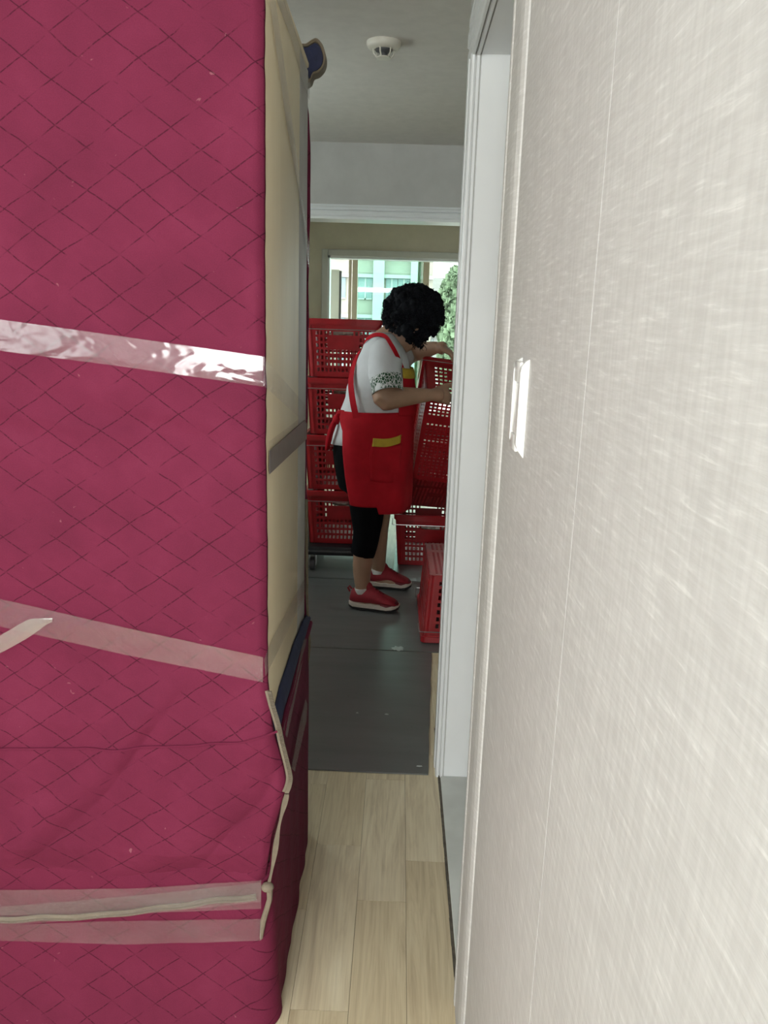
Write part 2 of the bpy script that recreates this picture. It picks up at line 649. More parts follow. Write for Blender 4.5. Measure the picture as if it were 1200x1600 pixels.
# door casing: near upright with a rounded edge, fluted far upright and head
dc = MB()
prof = [(XW + 0.004, D0 - 0.128), (XW - 0.002, D0 - 0.124), (XW - 0.006, D0 - 0.112), (XW - 0.008, D0 - 0.09), (XW - 0.008, D0 - 0.03), (XW - 0.007, D0 - 0.018), (XW - 0.009, D0 - 0.014), (XW - 0.009, D0 - 0.003), (XW - 0.006, D0), (XW + 0.13, D0), (XW + 0.13, D0 - 0.128)]
dc.loft([[(x, y, 0) for x, y in prof], [(x, y, ZC - 0.001) for x, y in prof]])
struct('trim_1', dc, M['wallpaper'])
fc = MB()
prof = [(XW, 2.262), (XW - 0.010, 2.262), (XW - 0.012, 2.252), (XW - 0.012, 2.234), (XW - 0.006, 2.230), (XW - 0.006, 2.222), (XW - 0.014, 2.216), (XW - 0.014, 2.186), (XW - 0.007, 2.181), (XW - 0.007, 2.174), (XW - 0.012, 2.170), (XW - 0.012, 2.142), (XW - 0.009, 2.134), (XW - 0.003, 2.134), (XW - 0.002, 2.143), (XW + 0.001, 2.143), (XW + 0.002, 2.132), (XW + 0.009, 2.132), (XW + 0.010, 2.141), (XW + 0.0125, 2.141), (XW + 0.0135, D1 - 0.004), (XW + 0.13, D1 - 0.004), (XW + 0.13, D1 + 0.004), (XW, D1 + 0.004)]
fc.loft([[(x, y, 0.0) for x, y in prof], [(x, y, ZL - 0.001) for x, y in prof]])
t2 = struct('trim_2', fc, M['white_trim'])
hc = MB()
prof = [(XW, ZL + 0.122), (XW - 0.010, ZL + 0.122), (XW - 0.012, ZL + 0.112), (XW - 0.012, ZL + 0.094), (XW - 0.006, ZL + 0.090), (XW - 0.006, ZL + 0.082), (XW - 0.014, ZL + 0.076), (XW - 0.014, ZL + 0.046), (XW - 0.007, ZL + 0.041), (XW - 0.007, ZL + 0.034), (XW - 0.012, ZL + 0.030), (XW - 0.012, ZL + 0.002), (XW - 0.009, ZL - 0.006), (XW - 0.003, ZL - 0.006), (XW - 0.002, ZL + 0.003), (XW + 0.001, ZL + 0.003), (XW + 0.002, ZL - 0.008), (XW + 0.009, ZL - 0.008), (XW + 0.010, ZL + 0.001), (XW + 0.0125, ZL + 0.001), (XW + 0.0135, ZL - 0.004), (XW + 0.13, ZL - 0.004), (XW + 0.13, ZL)]
hc.loft([[(x, D0, z) for x, z in prof], [(x, 2.262, z) for x, z in prof]])
struct('trim_3', hc, M['white_trim'])
# stone threshold and the black dirt joint along it
th = MB().box((XW + 0.003, D0 - 0.02, -0.006), (XW + 0.14, D1 - 0.004, 0.004), 0.0015)
struct('threshold', th, M['marble'])
gr = MB()
for i in range(26):
    y0 = 1.05 + i * 0.042
    gr.box((0.1565 - random.random() * 0.0012, y0, -0.005), (XW + 0.003, y0 + 0.043, 0.0005 + random.random() * 0.0016))
struct('threshold_joint', gr, M['groove'])

# remaining shell


def side_wall(name, x0, x1, oy0, oy1, oz0, oz1, py0, py1, pz0, pz1):
    """wall along the room with two unseen openings added to let light in"""
    mb = MB()
    mb.box((x0, YB, 0), (x1, oy0, ZC))
    mb.box((x0, oy1, 0), (x1, py0, ZC))
    mb.box((x0, py1, 0), (x1, 8.7, ZC))
    mb.box((x0, py0, 0), (x1, py1, pz0))
    mb.box((x0, py0, pz1), (x1, py1, ZC))
    mb.box((x0, oy0, 0), (x1, oy1, oz0))
    mb.box((x0, oy0, oz1), (x1, oy1, ZC))
    struct(name, mb, M['wall'])


def added_side_window(name, x0, x1, oy0, oy1, oz0, oz1):
    mb = MB()
    mb.box((x0, oy0, oz0), (x1, oy0 + 0.05, oz1))
    mb.box((x0, oy1 - 0.05, oz0), (x1, oy1, oz1))
    mb.box((x0, oy0 + 0.05, oz0), (x1, oy1 - 0.05, oz0 + 0.05))
    mb.box((x0, oy0 + 0.05, oz1 - 0.05), (x1, oy1 - 0.05, oz1))
    mb.box((x0, (oy0 + oy1) / 2 - 0.03, oz0 + 0.05), (x1, (oy0 + oy1) / 2 + 0.03, oz1 - 0.05))
    struct(name, mb, M['sash_white'])


side_wall('wall_left', XL - 0.1, XL, -1.40, -0.10, 0.80, 2.12, 3.05, 4.0, 1.05, 1.97)
added_side_window('added_window_1', XL - 0.08, XL - 0.03, -1.40, -0.10, 0.80, 2.12)  # unseen window added to go with the side fill lamp
added_side_window('added_window_2', XL - 0.08, XL - 0.03, 3.05, 4.0, 1.05, 1.97)  # unseen window added so sky light brightens the hall from the left
struct('wall_far_right', MB().box((XR, YB, 0), (XR + 0.1, 8.7, ZC)), M['wall'])
bw = MB()
bw.box((XL, YB - 0.1, 0), (XR, YB, 0.75))
bw.box((XL, YB - 0.1, 2.15), (XR, YB, ZC))
bw.box((XL, YB - 0.1, 0.75), (-1.4, YB, 2.15))
bw.box((-0.1, YB - 0.1, 0.75), (XR, YB, 2.15))
struct('wall_back', bw, M['wall'])
wf = MB()
for lo, hi in (((-1.4, YB - 0.09, 0.75), (-1.35, YB - 0.03, 2.15)), ((-0.15, YB - 0.09, 0.75), (-0.1, YB - 0.03, 2.15)), ((-1.35, YB - 0.09, 2.1), (-0.15, YB - 0.03, 2.15)), ((-1.35, YB - 0.09, 0.75), (-0.15, YB - 0.03, 0.8)), ((-0.77, YB - 0.09, 0.8), (-0.72, YB - 0.03, 2.1))):
    wf.box(lo, hi)
struct('window_2', wf, M['sash_white'])
# the side room seen through nothing but its door jamb: one cross wall closes it
struct('wall_side_room', MB().box((XW + 0.13, 2.30, 0), (XR, 2.42, ZC)), M['wall'])

# header with crown moulding between hall and living room
ZH = at(600, 338, Y=YH).z
hd = MB().box((XL, YH, ZH), (XR, YH + 0.14, ZC))
hw = struct('wall_header', hd, M['wall'])
cm = MB()
prof = [(0, 0.060), (-0.012, 0.058), (-0.014, 0.046), (-0.026, 0.042), (-0.028, 0.030), (-0.022, 0.027), (-0.034, 0.020), (-0.036, 0.002), (-0.030, -0.006), (-0.036, -0.012), (-0.036, -0.026), (0.14, -0.026), (0.14, 0)]
cm.loft([[(XL, YH + y, ZH + z) for y, z in prof], [(XR, YH + y, ZH + z) for y, z in prof]])
struct('trim_4', cm, M['white_trim'])

# far wall with the balcony window
WL = at(512, 450, Y=YF).x
WR = 1.75
WT = at(600, 402, Y=YF).z
fw = MB()
fw.box((XL, YF, 0), (WL, YF + 0.15, ZC))
fw.box((WR, YF, 0), (XR, YF + 0.15, ZC))
fw.box((WL, YF, WT), (WR, YF + 0.15, ZC))
fw.box((WL, YF, 0), (WR, YF + 0.15, 0.12))
struct('wall_far', fw, M['beige_wall'])
w1 = MB()
w1.box((WL - 0.055, YF - 0.03, 0.06), (WL, YF + 0.16, WT + 0.055), 0.006)
w1.box((WR, YF - 0.03, 0.06), (WR + 0.055, YF + 0.16, WT + 0.055), 0.006)
w1.box((WL, YF - 0.03, WT), (WR, YF + 0.16, WT + 0.055), 0.006)
w1.box((WL, YF - 0.03, 0.06), (WR, YF + 0.16, 0.12), 0.006)
win = struct('window_1', w1, M['sash_white'])
w1b = MB()
w1b.box((WL - 0.005, YF - 0.02, 0.12), (WL + 0.018, YF + 0.14, WT))
w1b.box((WL, YF - 0.02, WT - 0.02), (WR, YF + 0.14, WT))
struct('window_frame', w1b, M['white_trim'], win)

# outer balcony window: parapet, sashes, green glass
YO = 8.5
zt = at(600, 404, Y=YO).z
ow = MB()
ow.box((XL, YO, 0), (XR, YO + 0.12, 0.35))
ow.box((XL, YO, zt + 0.10), (XR, YO + 0.12, ZC))
struct('wall_balcony', ow, M['wall'])


def postx(px):
    return at(px, 450, Y=YO).x


fr = MB()
fr.box((XL, YO + 0.02, zt), (XR, YO + 0.09, zt + 0.1), 0.004)
fr.box((XL, YO + 0.02, 0.35), (XR, YO + 0.09, 0.42), 0.004)
w3 = struct('window_3', fr, M['sash_white'])
for a, b, dy, mm in ((544, 549, 0.03, 'sash'), (550, 558.5, 0.0, 'sash'), (652, 657, 0.04, 'sash'), (660, 670, 0.0, 'sash')):
    p = MB().box((postx(a), YO + dy, 0.6), (postx(b), YO + dy + 0.05, zt + 0.02), 0.004)
    p.build('sash_stile', M[mm], w3)
p = MB().box((postx(657.5), YO + 0.012, 0.6), (postx(659.3), YO + 0.02, zt + 0.02))
p.build('weather_strip', M['sash_white'], w3)
for a, b, dy, g in ((558, 661, 0.025, 'glass'), (670, 800, 0.03, 'clear')):
    p = MB().box((postx(a), YO + dy, 0.62), (postx(b), YO + dy + 0.006, zt))
    p.build('pane', M[g], w3)
# a grey-white casement standing open on the left of the balcony
YC = 8.2


def cx(px, py):
    return at(px, py, Y=YC)


ca = MB()
l0, r0, t0 = cx(506, 450).x, cx(530, 450).x, cx(515, 421).z
ca.box((r0 - 0.085, YC, 0.6), (r0, YC + 0.05, t0), 0.005)
ca.box((l0 - 0.3, YC, t0 - 0.075), (r0 - 0.085, YC + 0.05, t0), 0.005)
ca.box((l0 - 0.3, YC, 0.6), (r0 - 0.085, YC + 0.05, 0.68), 0.005)
w4 = struct('window_4', ca, M['sash_white'])
ca2 = MB().box((r0, YC + 0.005, 0.6), (r0 + 0.02, YC + 0.045, t0 - 0.01))
ca2.build('gasket', M['rubber'], w4)

# ================================================================== OUTSIDE
struct('ground', MB().box((-80, 14, -22.2), (80, 130, -22)), M['asphalt'])


def building(name, label, x0, x1, Y, ztop, pillars, cols, mats, fh=2.9, zoff=0.0):
    b = empty(name, ((x0 + x1) / 2, Y, -22), label, 'building')
    o_ = b.location
    MB().box((x0, Y, -22), (x1, Y + 10, ztop)).build('wall', M[mats], b, o_)
    for a, c in pillars:
        MB().box((a, Y - 0.5, -22), (c, Y, ztop)).build('pillar', M['fac_white'], b, o_)
    z = zoff
    while z > -8:
        z -= fh
    while z + fh < ztop:
        if z + fh > -6:
            for a, c in cols:
                wn = MB().box((a, Y - 0.10, z + 1.15), (c, Y - 0.02, z + 2.6)).build('window', M['fac_glass'], b, o_)
                f2 = MB()
                f2.box(((a + c) / 2 - 0.05, Y - 0.16, z + 1.15), ((a + c) / 2 + 0.05, Y - 0.10, z + 2.6))
                f2.box((a, Y - 0.16, z + 1.15), (c, Y - 0.10, z + 1.23))
                f2.build('window_frame', M['fac_white'], wn, o_)
            MB().box((x0, Y - 0.35, z - 0.12), (x1, Y, z + 0.12)).build('balcony_slab', M['fac_white'], b, o_)
        z += fh
    return b


YA = 58.0


def ax(px):
    return at(px, 450, Y=YA).x


building('apartment_block', 'pale apartment tower seen through the green window glass', ax(480), ax(676), YA, 14.0,
         [(ax(583), ax(600)), (ax(641), ax(655))], [(ax(560), ax(582)), (ax(603), ax(621)), (ax(622), ax(640)), (ax(520), ax(540))], 'fac_beige', 2.75, at(600, 432, Y=YA).z)
YA2 = 70.0
building('white_block', 'white block of flats beside the trees in the right window pane', at(655, 450, Y=YA2).x, at(693, 450, Y=YA2).x, YA2, at(690, 434, Y=YA2).z,
         [], [(at(676, 450, Y=YA2).x, at(681, 450, Y=YA2).x)], 'fac_white', 2.9, at(690, 470, Y=YA2).z)


def tree(px, py, Y, r, label):
    c = at(px, py, Y=Y)
    t = empty('tree', (c.x, Y, -22), label, 'tree', 'trees outside the balcony')
    mb = MB()
    rnd = random.Random(px)
    for i in range(5000):
        d = Vector((rnd.gauss(0, 1), rnd.gauss(0, 1), rnd.gauss(0, 1))).normalized()
        p = c + Vector((d.x * r[0], d.y * r[0], d.z * r[1])) * (0.55 + 0.5 * rnd.random())
        n = Vector((rnd.gauss(0, 1), rnd.gauss(0, 1), rnd.gauss(0, 1))).normalized()
        a = n.orthogonal().normalized() * 0.2
        b = n.cross(a.normalized()) * 0.2
        mb.quad(p - a, p - b, p + a, p + b)
    fo = mb.build('foliage', M['leaf'], t, t.location, fix=False)
    fo['kind'] = 'stuff'
    tr = MB().tube([(c.x, Y, -22), (c.x + 0.2, Y, (c.z - 22) / 2), (c.x, Y, c.z)], [0.5, 0.4, 0.12], 10)
    tr.build('trunk', M['bark'], t, t.location, True)


tree(716, 492, 42.0, (1.05, 2.3), 'leafy green tree nearest the door frame outside the window')
tree(728, 560, 36.0, (1.2, 2.0), 'lower green tree crown outside, below the taller tree')

# ================================================================== SWITCH, SENSOR
sx, sy0, sy1, sz0, sz1 = XW, 0.998, 1.072, 1.158, 1.281
sw = empty('light_switch', (sx, (sy0 + sy1) / 2, sz0), 'white rocker light switch on the grey wallpapered wall', 'switch')
o_ = sw.location
pf = [(sx, sz0), (sx - 0.0035, sz0 + 0.004), (sx - 0.0085, sz0 + 0.011), (sx - 0.0105, sz0 + 0.018), (sx - 0.0105, sz1 - 0.016), (sx - 0.0092, sz1 - 0.009), (sx - 0.005, sz1 - 0.003), (sx, sz1)]
MB().loft([[(x, sy0, z) for x, z in pf], [(x, sy0 + 0.014, z) for x, z in pf]]).build('side_cover', M['plastic'], sw, o_, True)
MB().loft([[(x, sy1 - 0.014, z) for x, z in pf], [(x, sy1, z) for x, z in pf]]).build('side_cover', M['plastic'], sw, o_, True)
for a, b in ((sz0 + 0.006, sz0 + 0.026), (sz1 - 0.03, sz1 - 0.004)):
    MB().box((sx - 0.0098, sy0 + 0.014, a), (sx, sy1 - 0.014, b), 0.0015).build('end_cover', M['plastic'], sw, o_, True)
rk = [(sx - 0.0020, sz0 + 0.0275), (sx - 0.0088, sz0 + 0.028), (sx - 0.0078, sz0 + 0.06), (sx - 0.0070, sz1 - 0.0325), (sx - 0.002, sz1 - 0.032)]
MB().loft([[(x, sy0 + 0.0155, z) for x, z in rk], [(x, sy1 - 0.0155, z) for x, z in rk]]).build('rocker', M['plastic'], sw, o_, True)

sc_ = at(600, 66, Z=ZC)
sd = empty('smoke_detector', (sc_.x, sc_.y, ZC), 'round ivory heat and smoke detector on the ceiling', 'detector')
o_ = Vector((sc_.x, sc_.y, ZC))


def lathe(c, prof, seg=28):
    return [[(c.x + r * math.cos(2 * PI * k / seg), c.y + r * math.sin(2 * PI * k / seg), c.z + z) for k in range(seg)] for r, z in prof]


MB().loft(lathe(o_, [(0.064, 0.0), (0.064, -0.010), (0.060, -0.018), (0.050, -0.024), (0.034, -0.026), (0.032, -0.022)])).build('base', M['sensor'], sd, o_, True)
MB().loft(lathe(o_, [(0.030, -0.020), (0.030, -0.030), (0.022, -0.034), (0.012, -0.036), (0.012, -0.048), (0.010, -0.050)])).build('chamber', M['rubber'], sd, o_, True)
for k in range(6):
    a = 2 * PI * k / 6 + 0.2
    d = Vector((math.cos(a), math.sin(a), 0))
    MB().tube([o_ + d * 0.040 + Vector((0, 0, -0.022)), o_ + d * 0.037 + Vector((0, 0, -0.040)), o_ + d * 0.026 + Vector((0, 0, -0.052)), o_ + d * 0.012 + Vector((0, 0, -0.053))], 0.0028, 6).build('cage_rib', M['sensor'], sd, o_, True)
MB().loft(lathe(o_, [(0.018, -0.050), (0.026, -0.050), (0.027, -0.054), (0.018, -0.056)])).build('cage_ring', M['sensor'], sd, o_, True)

# ================================================================== FLOOR MATS


def mat_sheet(name, p, label):
    """p: four floor corners; a thin sheet with slightly irregular edge"""
    (a, b, c, d) = [Vector((*q, 0)) for q in p]
    mb = MB()
    n, mm = 26, 30
    z1 = 0.0045
    top = []
    for j in range(mm + 1):
        row = []
        for i in range(n + 1):
            u, v = i / n, j / mm
            q = a.lerp(b, u).lerp(d.lerp(c, u), v)
            e = 0.003 if (i in (0, n) or j in (0, mm)) else 0
            q = q + Vector((noise.noise(q * 9) * e, noise.noise(q * 11 + Vector((5, 0, 0))) * e, z1 + 0.0006 * noise.noise(Vector((q.x * 2, q.y * 11, 3)))))
            row.append(q)
        top.append(row)
    i0 = len(mb.v)
    for row in top:
        mb.v += row
    for j in range(mm):
        for i in range(n):
            k = i0 + j * (n + 1) + i
            mb.f.append((k, k + 1, k + n + 2, k + n + 1))
    edge = [i0 + i for i in range(n + 1)] + [i0 + j * (n + 1) + n for j in range(1, mm + 1)] + [i0 + mm * (n + 1) + i for i in range(n - 1, -1, -1)] + [i0 + j * (n + 1) for j in range(mm - 1, 0, -1)]
    base = len(mb.v)
    for k in edge:
        mb.v.append(Vector((mb.v[k].x, mb.v[k].y, 0.0002)))
    L = len(edge)
    for q in range(L):
        mb.f.append((edge[q], edge[(q + 1) % L], base + (q + 1) % L, base + q))
    return tag(mb.build(name, M['mat'], smooth=True), label, 'floor mat', 'grey protective floor sheets')


near_sheet = mat_sheet('floor_sheet', [(-0.95, 2.155), (0.126, 2.142), (0.172, 3.050), (-0.92, 3.064)], 'worn dark grey protective sheet on floor nearest the camera')
mat_sheet('floor_sheet', [(-0.95, 3.070), (0.60, 3.056), (0.63, 3.960), (-0.92, 3.975)], 'dark grey protective sheet on floor under the worker\'s red shoes')
mat_sheet('floor_sheet', [(0.0, 3.975), (0.62, 3.968), (0.64, 4.90), (0.02, 4.92)], 'dark grey protective sheet on floor under the basket right of the worker')
mat_sheet('floor_sheet', [(-0.93, 3.982), (-0.065, 3.980), (-0.05, 4.85), (-0.92, 4.86)], 'dark grey protective sheet on floor under the black dolly')


def scuff(px, py, r, seed):
    c = at(px, py, Z=0.007)
    mb = MB()
    rnd = random.Random(seed)
    n = 22
    ring0, ring1 = [], []
    for k in range(n):
        a = 2 * PI * k / n
        rr = 0.55 + 0.45 * rnd.random()
        p = Vector((c.x + math.cos(a) * r[0] * rr, c.y + math.sin(a) * r[1] * rr, 0.0068))
        ring0.append(p)
        ring1.append(c.lerp(p, 0.85) + Vector((0, 0, 0.0012)))
    mb.loft([ring0, ring1])
    return mb


scuff(622, 1013, (0.032, 0.030), 3).build('torn_patch', M['stain'], near_sheet)
scuff(558, 1114, (0.005, 0.006), 5).build('torn_patch', M['stain'], near_sheet)
scuff(604, 1116, (0.008, 0.006), 6).build('torn_patch', M['stain'], near_sheet)
scuff(655, 1197, (0.012, 0.004), 7).build('torn_patch', M['stain'], near_sheet)

# ================================================================== WRAPPED WARDROBE
KW = 0.212 / 0.237


def zf(z):
    return 1.32 + (z - 1.32) * KW


WX, WY0, WY1, WZ = -0.212, 1.27, 1.834, zf(1.895)
WXL = -1.10
wd_ = empty('wrapped_wardrobe', ((WX + WXL) / 2, (WY0 + WY1) / 2, 0), 'tall cream wardrobe wrapped in burgundy quilted moving blanket with clear tape', 'wardrobe')
o_ = wd_.location.copy()
bd = MB().box((WXL, WY0 + 0.012, 0.03), (WX, 1.686, WZ), 0.004)
bd.build('cabinet_body', M['foam'], wd_, o_, True)
bk = MB().box((WXL, 1.690, 0.03), (WX - 0.001, WY1 - 0.004, WZ - 0.004), 0.003)
bk.build('back_board', M['backstrip'], wd_, o_, True)
tp = MB().box((WXL, WY0 + 0.012, WZ), (WX, WY1, WZ + 0.012), 0.003)
tp.build('top_board', M['foam'], wd_, o_, True)


def grid_cloth(name, nu, nv, fn, uvfn, mat, parent, origin, thick=0.0035):
    """cloth from a parametric surface; fn(u,v)->point; uv in metres"""
    mb = MB()
    for j in range(nv + 1):
        for i in range(nu + 1):
            mb.v.append(fn(i / nu, j / nv))
    for j in range(nv):
        for i in range(nu):
            k = j * (nu + 1) + i
            mb.f.append((k, k + 1, k + nu + 2, k + nu + 1))
    o = mb.build(name, mat, parent, origin, 'all', fix=False)
    uvl = o.data.uv_layers.new(name='quilt')
    n1 = nu + 1
    for lp in o.data.loops:
        k = lp.vertex_index
        uvl.data[lp.index].uv = uvfn((k % n1) / nu, (k // n1) / nv)
    if thick:
        md = o.modifiers.new('thickness', 'SOLIDIFY')
        md.thickness = thick
        md.offset = -1
    return o


EDGE = [(-0.1, -0.243), (0.165, -0.243), (0.20, -0.240), (0.30, -0.226), (0.377, -0.205), (0.415, -0.197), (0.45, -0.200), (0.50, -0.212), (0.56, -0.224), (0.64, -0.236), (0.85, -0.2355), (1.10, -0.237), (1.32, -0.238), (1.82, -0.236), (2.0, -0.236)]
EDGE = [(zf(a), b * KW) for a, b in EDGE]


def fold(x, z):
    """drapery of the front blanket: dents where it is taped, diagonal drag folds lower down"""
    x, z = x / KW, (z - 1.32) / KW + 1.32
    y = 0.0030 * noise.noise(Vector((x * 5, z * 5, 1.7)))
    y += 0.0028 * noise.noise(Vector((x * 3 + z * 9, z * 3 - x * 2, 4.2)))
    low = max(0.0, min(1.0, (0.66 - z) / 0.12)) * max(0.0, min(1.0, (z - 0.18) / 0.08))
    s = (x + 0.235) * 0.75 - (z - 0.62) * 0.6            # drag folds running down to the left from the tape corner
    y += -0.020 * low * max(0, math.sin(s * 30 + 2.5 * noise.noise(Vector((x * 4, z * 4, 0))))) * (0.6 + 0.4 * noise.noise(Vector((x * 6, z * 2, 8))))
    y += -0.013 * low
    mid = math.exp(-((z - 1.13) / 0.035) ** 2)
    y += 0.005 * mid * math.sin(x * 21 + z * 60)
    # pillows between the stitches
    u, v = x / 0.096, z / 0.068
    a = abs((u + v) % 1 - 0.5) * 2
    b = abs((u - v) % 1 - 0.5) * 2
    y += -0.0009 * (1 - max(a, b) ** 4)
    return y


def front(u, v):
    z = lerp(zf(0.158), WZ + 0.05, v)
    xe = interp(EDGE, z) + 0.0015 * noise.noise(Vector((0, z * 30, 0)))
    x = lerp(WXL - 0.01, xe, u)
    y = WY0 - 0.004 + fold(x, z)
    d = xe - x
    if d < 0.018:
        y += 0.012 * (1 - d / 0.018) ** 2
    return Vector((x, y, z))


def front_uv(u, v):
    z = lerp(zf(0.158), WZ + 0.05, v)
    return lerp(WXL - .01, interp(EDGE, z), u) / KW, (z - 1.32) / KW + 1.32


fbk = grid_cloth('front_blanket', 300, 520, front, front_uv, M['quilt'], wd_, o_)
# hem seam across the lower front of the blanket
sm = MB()
sp = []
for i in range(60):
    px = lerp(-60, 436, i / 59)
    py = interp([(-60, 1166), (120, 1166), (300, 1162), (380, 1152), (436, 1134)], px)
    q = at(px, py, Y=WY0 - 0.01)
    sp.append(Vector((q.x, WY0 - 0.0055 + fold(q.x, q.z), q.z)))
sm.tube(sp, 0.0022, 6)
sm.build('hem_seam', M['quilt'], fbk, o_, True)

# lower blanket, wrapping front and side down to the floor
def lowpath(s):
    """arc length -> point and outward normal of the wrap"""
    x0, yf = -1.10, WY0 - 0.006
    s1 = (WX - 0.030) - x0
    if s < s1:
        return Vector((x0 + s, yf, 0)), Vector((0, -1, 0))
    if s < s1 + 0.04:
        a = (s - s1) / 0.04 * PI / 2
        return Vector((WX - 0.030 + 0.031 * math.sin(a), yf + 0.031 - 0.031 * math.cos(a), 0)), Vector((math.sin(a), -math.cos(a), 0))
    return Vector((WX + 0.001, yf + 0.031 + (s - s1 - 0.04), 0)), Vector((1, 0, 0))


S1 = (WX - 0.030) + 1.10 + 0.04
SMAX = S1 + (WY1 + 0.012 - WY0 - 0.025)


def lower(u, v):
    s = u * SMAX
    p, n = lowpath(s)
    q = (s - S1) / (SMAX - S1)
    zt_ = interp([(-9, 0.34), (-0.02, 0.34), (0.02, 0.54), (0.18, 0.578), (0.6, 0.590), (1.0, 0.598)], q)
    z = lerp(0.0, zt_, v)
    side = max(0, min(1, (s - S1 + 0.045) / 0.06))
    fl_ = max(0, 1 - z / 0.45)
    out = side * (0.004 + 0.009 * fl_ ** 1.3 * interp([(0, 0.8), (0.3, 1.1), (0.7, 0.9), (1, 0.2)], q))
    out += (0.003 * noise.noise(Vector((s * 6, z * 4, 2))) + 0.005 * noise.noise(Vector((s * 14, z * 1.2, 9)))) * (0.35 + 0.65 * (1 - v))
    toe = max(0, 1 - z / 0.19)
    return p + n * (out + 0.0035 + 0.035 * toe ** 1.5 * (1 - side)) + Vector((0, 0, z))


lbk = grid_cloth('lower_blanket', 260, 80, lower, lambda u, v: (u * SMAX / KW, lower(u, v).z / KW), M['quilt'], wd_, o_, 0.003)


def navyband(u, v):
    s = lerp(S1 + 0.01, SMAX, u)
    p, n = lowpath(s)
    zb = interp([(0.0, 0.545), (0.18, 0.572), (0.6, 0.584), (1, 0.592)], u)
    zt_ = interp([(0.0, 0.61), (0.18, 0.634), (0.55, 0.637), (0.85, 0.628), (1, 0.614)], u)
    z = lerp(zb, zt_, v)
    bul = 0.010 * math.sin(PI * min(1, max(0.0, v)))
    return p + n * (0.003 + bul + 0.002 * noise.noise(Vector((s * 9, z * 9, 0)))) + Vector((0, 0, z))


grid_cloth('navy_lining', 60, 12, navyband, lambda u, v: (u, v), M['navy'], wd_, o_, 0.004)
# red hem roll under the navy lining
rl = MB()
rl.tube([lower((S1 + 0.012 + k * 0.0185) / SMAX, 1.0) + Vector((0.003, 0, -0.006)) for k in range(30)], 0.007, 8)
rl.build('blanket_hem', M['quilt'], lbk, o_, True)


# back blanket: its wavy burgundy edge looks past the far corner
def backb(u, v):
    z = lerp(0.0, zf(1.87), v)
    x = lerp(WXL, KW * interp([(0, -0.232), (0.3, -0.236), (0.45, -0.226), (0.55, -0.233), (0.9, -0.238), (1.2, -0.236), (1.5, -0.2355), (1.65, -0.233), (1.8, -0.238), (1.87, -0.25)], (z - 1.32) / KW + 1.32) + 0.002 * noise.noise(Vector((0, z * 14, 5))), u)
    return Vector((x, WY1 + 0.010 + 0.004 * noise.noise(Vector((x * 6, z * 8, 3))), z))


grid_cloth('back_blanket', 40, 150, backb, lambda u, v: (u, v * 1.87), M['quilt'], wd_, o_, 0.012)
bb = MB()
pts = [backb(1.0, k / 90) + Vector((0.001, -0.006, 0)) for k in range(0, 46)]
bb.tube(pts, 0.0035, 6)
bb.build('back_binding', M['binding'], wd_, o_, True)

# padded corner flap standing up at the top far corner: khaki binding round navy cloth
fp = [(468, 74), (478, 69), (487, 63), (494, 60), (500, 64), (505, 72), (509, 86), (509.5, 96), (506, 107), (498, 116), (489, 120), (485, 130), (476, 134), (470, 120)]
fpts = [at(a, b, Y=WY1 + 0.032) for a, b in fp]
cen = sum(fpts, Vector()) / len(fpts)


def rings_from(pts, scale, dy):
    return [cen.lerp(p, scale) + Vector((0, dy, 0)) for p in pts]


def dense(pts, n=4):
    out = []
    L = len(pts)
    for i in range(L):
        p0, p1, p2, p3 = pts[i - 1], pts[i], pts[(i + 1) % L], pts[(i + 2) % L]
        for k in range(n):
            t = k / n
            out.append(0.5 * ((2 * p1) + (p2 - p0) * t + (2 * p0 - 5 * p1 + 4 * p2 - p3) * t * t + (3 * p1 - p0 - 3 * p2 + p3) * t ** 3))
    return out


def dense_open(pts, n=4):
    out = []
    L = len(pts)
    for i in range(L - 1):
        p0, p1, p2, p3 = pts[max(i - 1, 0)], pts[i], pts[i + 1], pts[min(i + 2, L - 1)]
        for k in range(n):
            t = k / n
            out.append(0.5 * ((2 * p1) + (p2 - p0) * t + (2 * p0 - 5 * p1 + 4 * p2 - p3) * t * t + (3 * p1 - p0 - 3 * p2 + p3) * t ** 3))
    out.append(pts[-1])
    return out


fd = dense(fpts)
MB().loft([rings_from(fd, 0.80, 0.028), rings_from(fd, 0.96, 0.030), rings_from(fd, 1.0, 0.020), rings_from(fd, 1.0, 0.0), rings_from(fd, 0.96, -0.008), rings_from(fd, 0.80, -0.008), rings_from(fd, 0.74, 0.0)]).build('corner_pad', M['binding'], wd_, o_, True)
MB().loft([rings_from(fd, 0.79, 0.002), rings_from(fd, 0.74, -0.006), rings_from(fd, 0.5, -0.004)]).build('pad_lining', M['navy'], wd_, o_, True)
MB().tube(rings_from(fd, 0.90, -0.009) + [rings_from(fd, 0.90, -0.009)[0]], 0.0014, 5).build('pad_stitching', M['zipper'], wd_, o_, True)

# tapes over the front, given by the upper and lower edge on the photographed face
YT = WY0 - 0.0135


def tape_front(top, bot, name='tape', mat='tape', yy=YT, n=40):
    mb = MB()
    ra, rb = [], []
    x0, x1 = top[0][0], top[-1][0]
    for k in range(n + 1):
        px = lerp(x0, x1, k / n)
        a = at(px, interp(top, px), Y=yy)
        b = at(px, interp(bot, px), Y=yy)
        w_ = 0.0012 * noise.noise(Vector((a.x * 14, a.z * 5, 2)))
        ra.append(a + Vector((0, w_, 0)))
        rb.append(b + Vector((0, -w_, 0)))
    rings = []
    for a, b in zip(ra, rb):
        mid = a.lerp(b, 0.5) + Vector((0, -0.0012, 0))
        rings.append([a, mid, b, b + Vector((0, 0.0004, 0)), mid + Vector((0, 0.0004, 0)), a + Vector((0, 0.0004, 0))])
    mb.loft(rings)
    return mb.build(name, M[mat], wd_, o_, True)


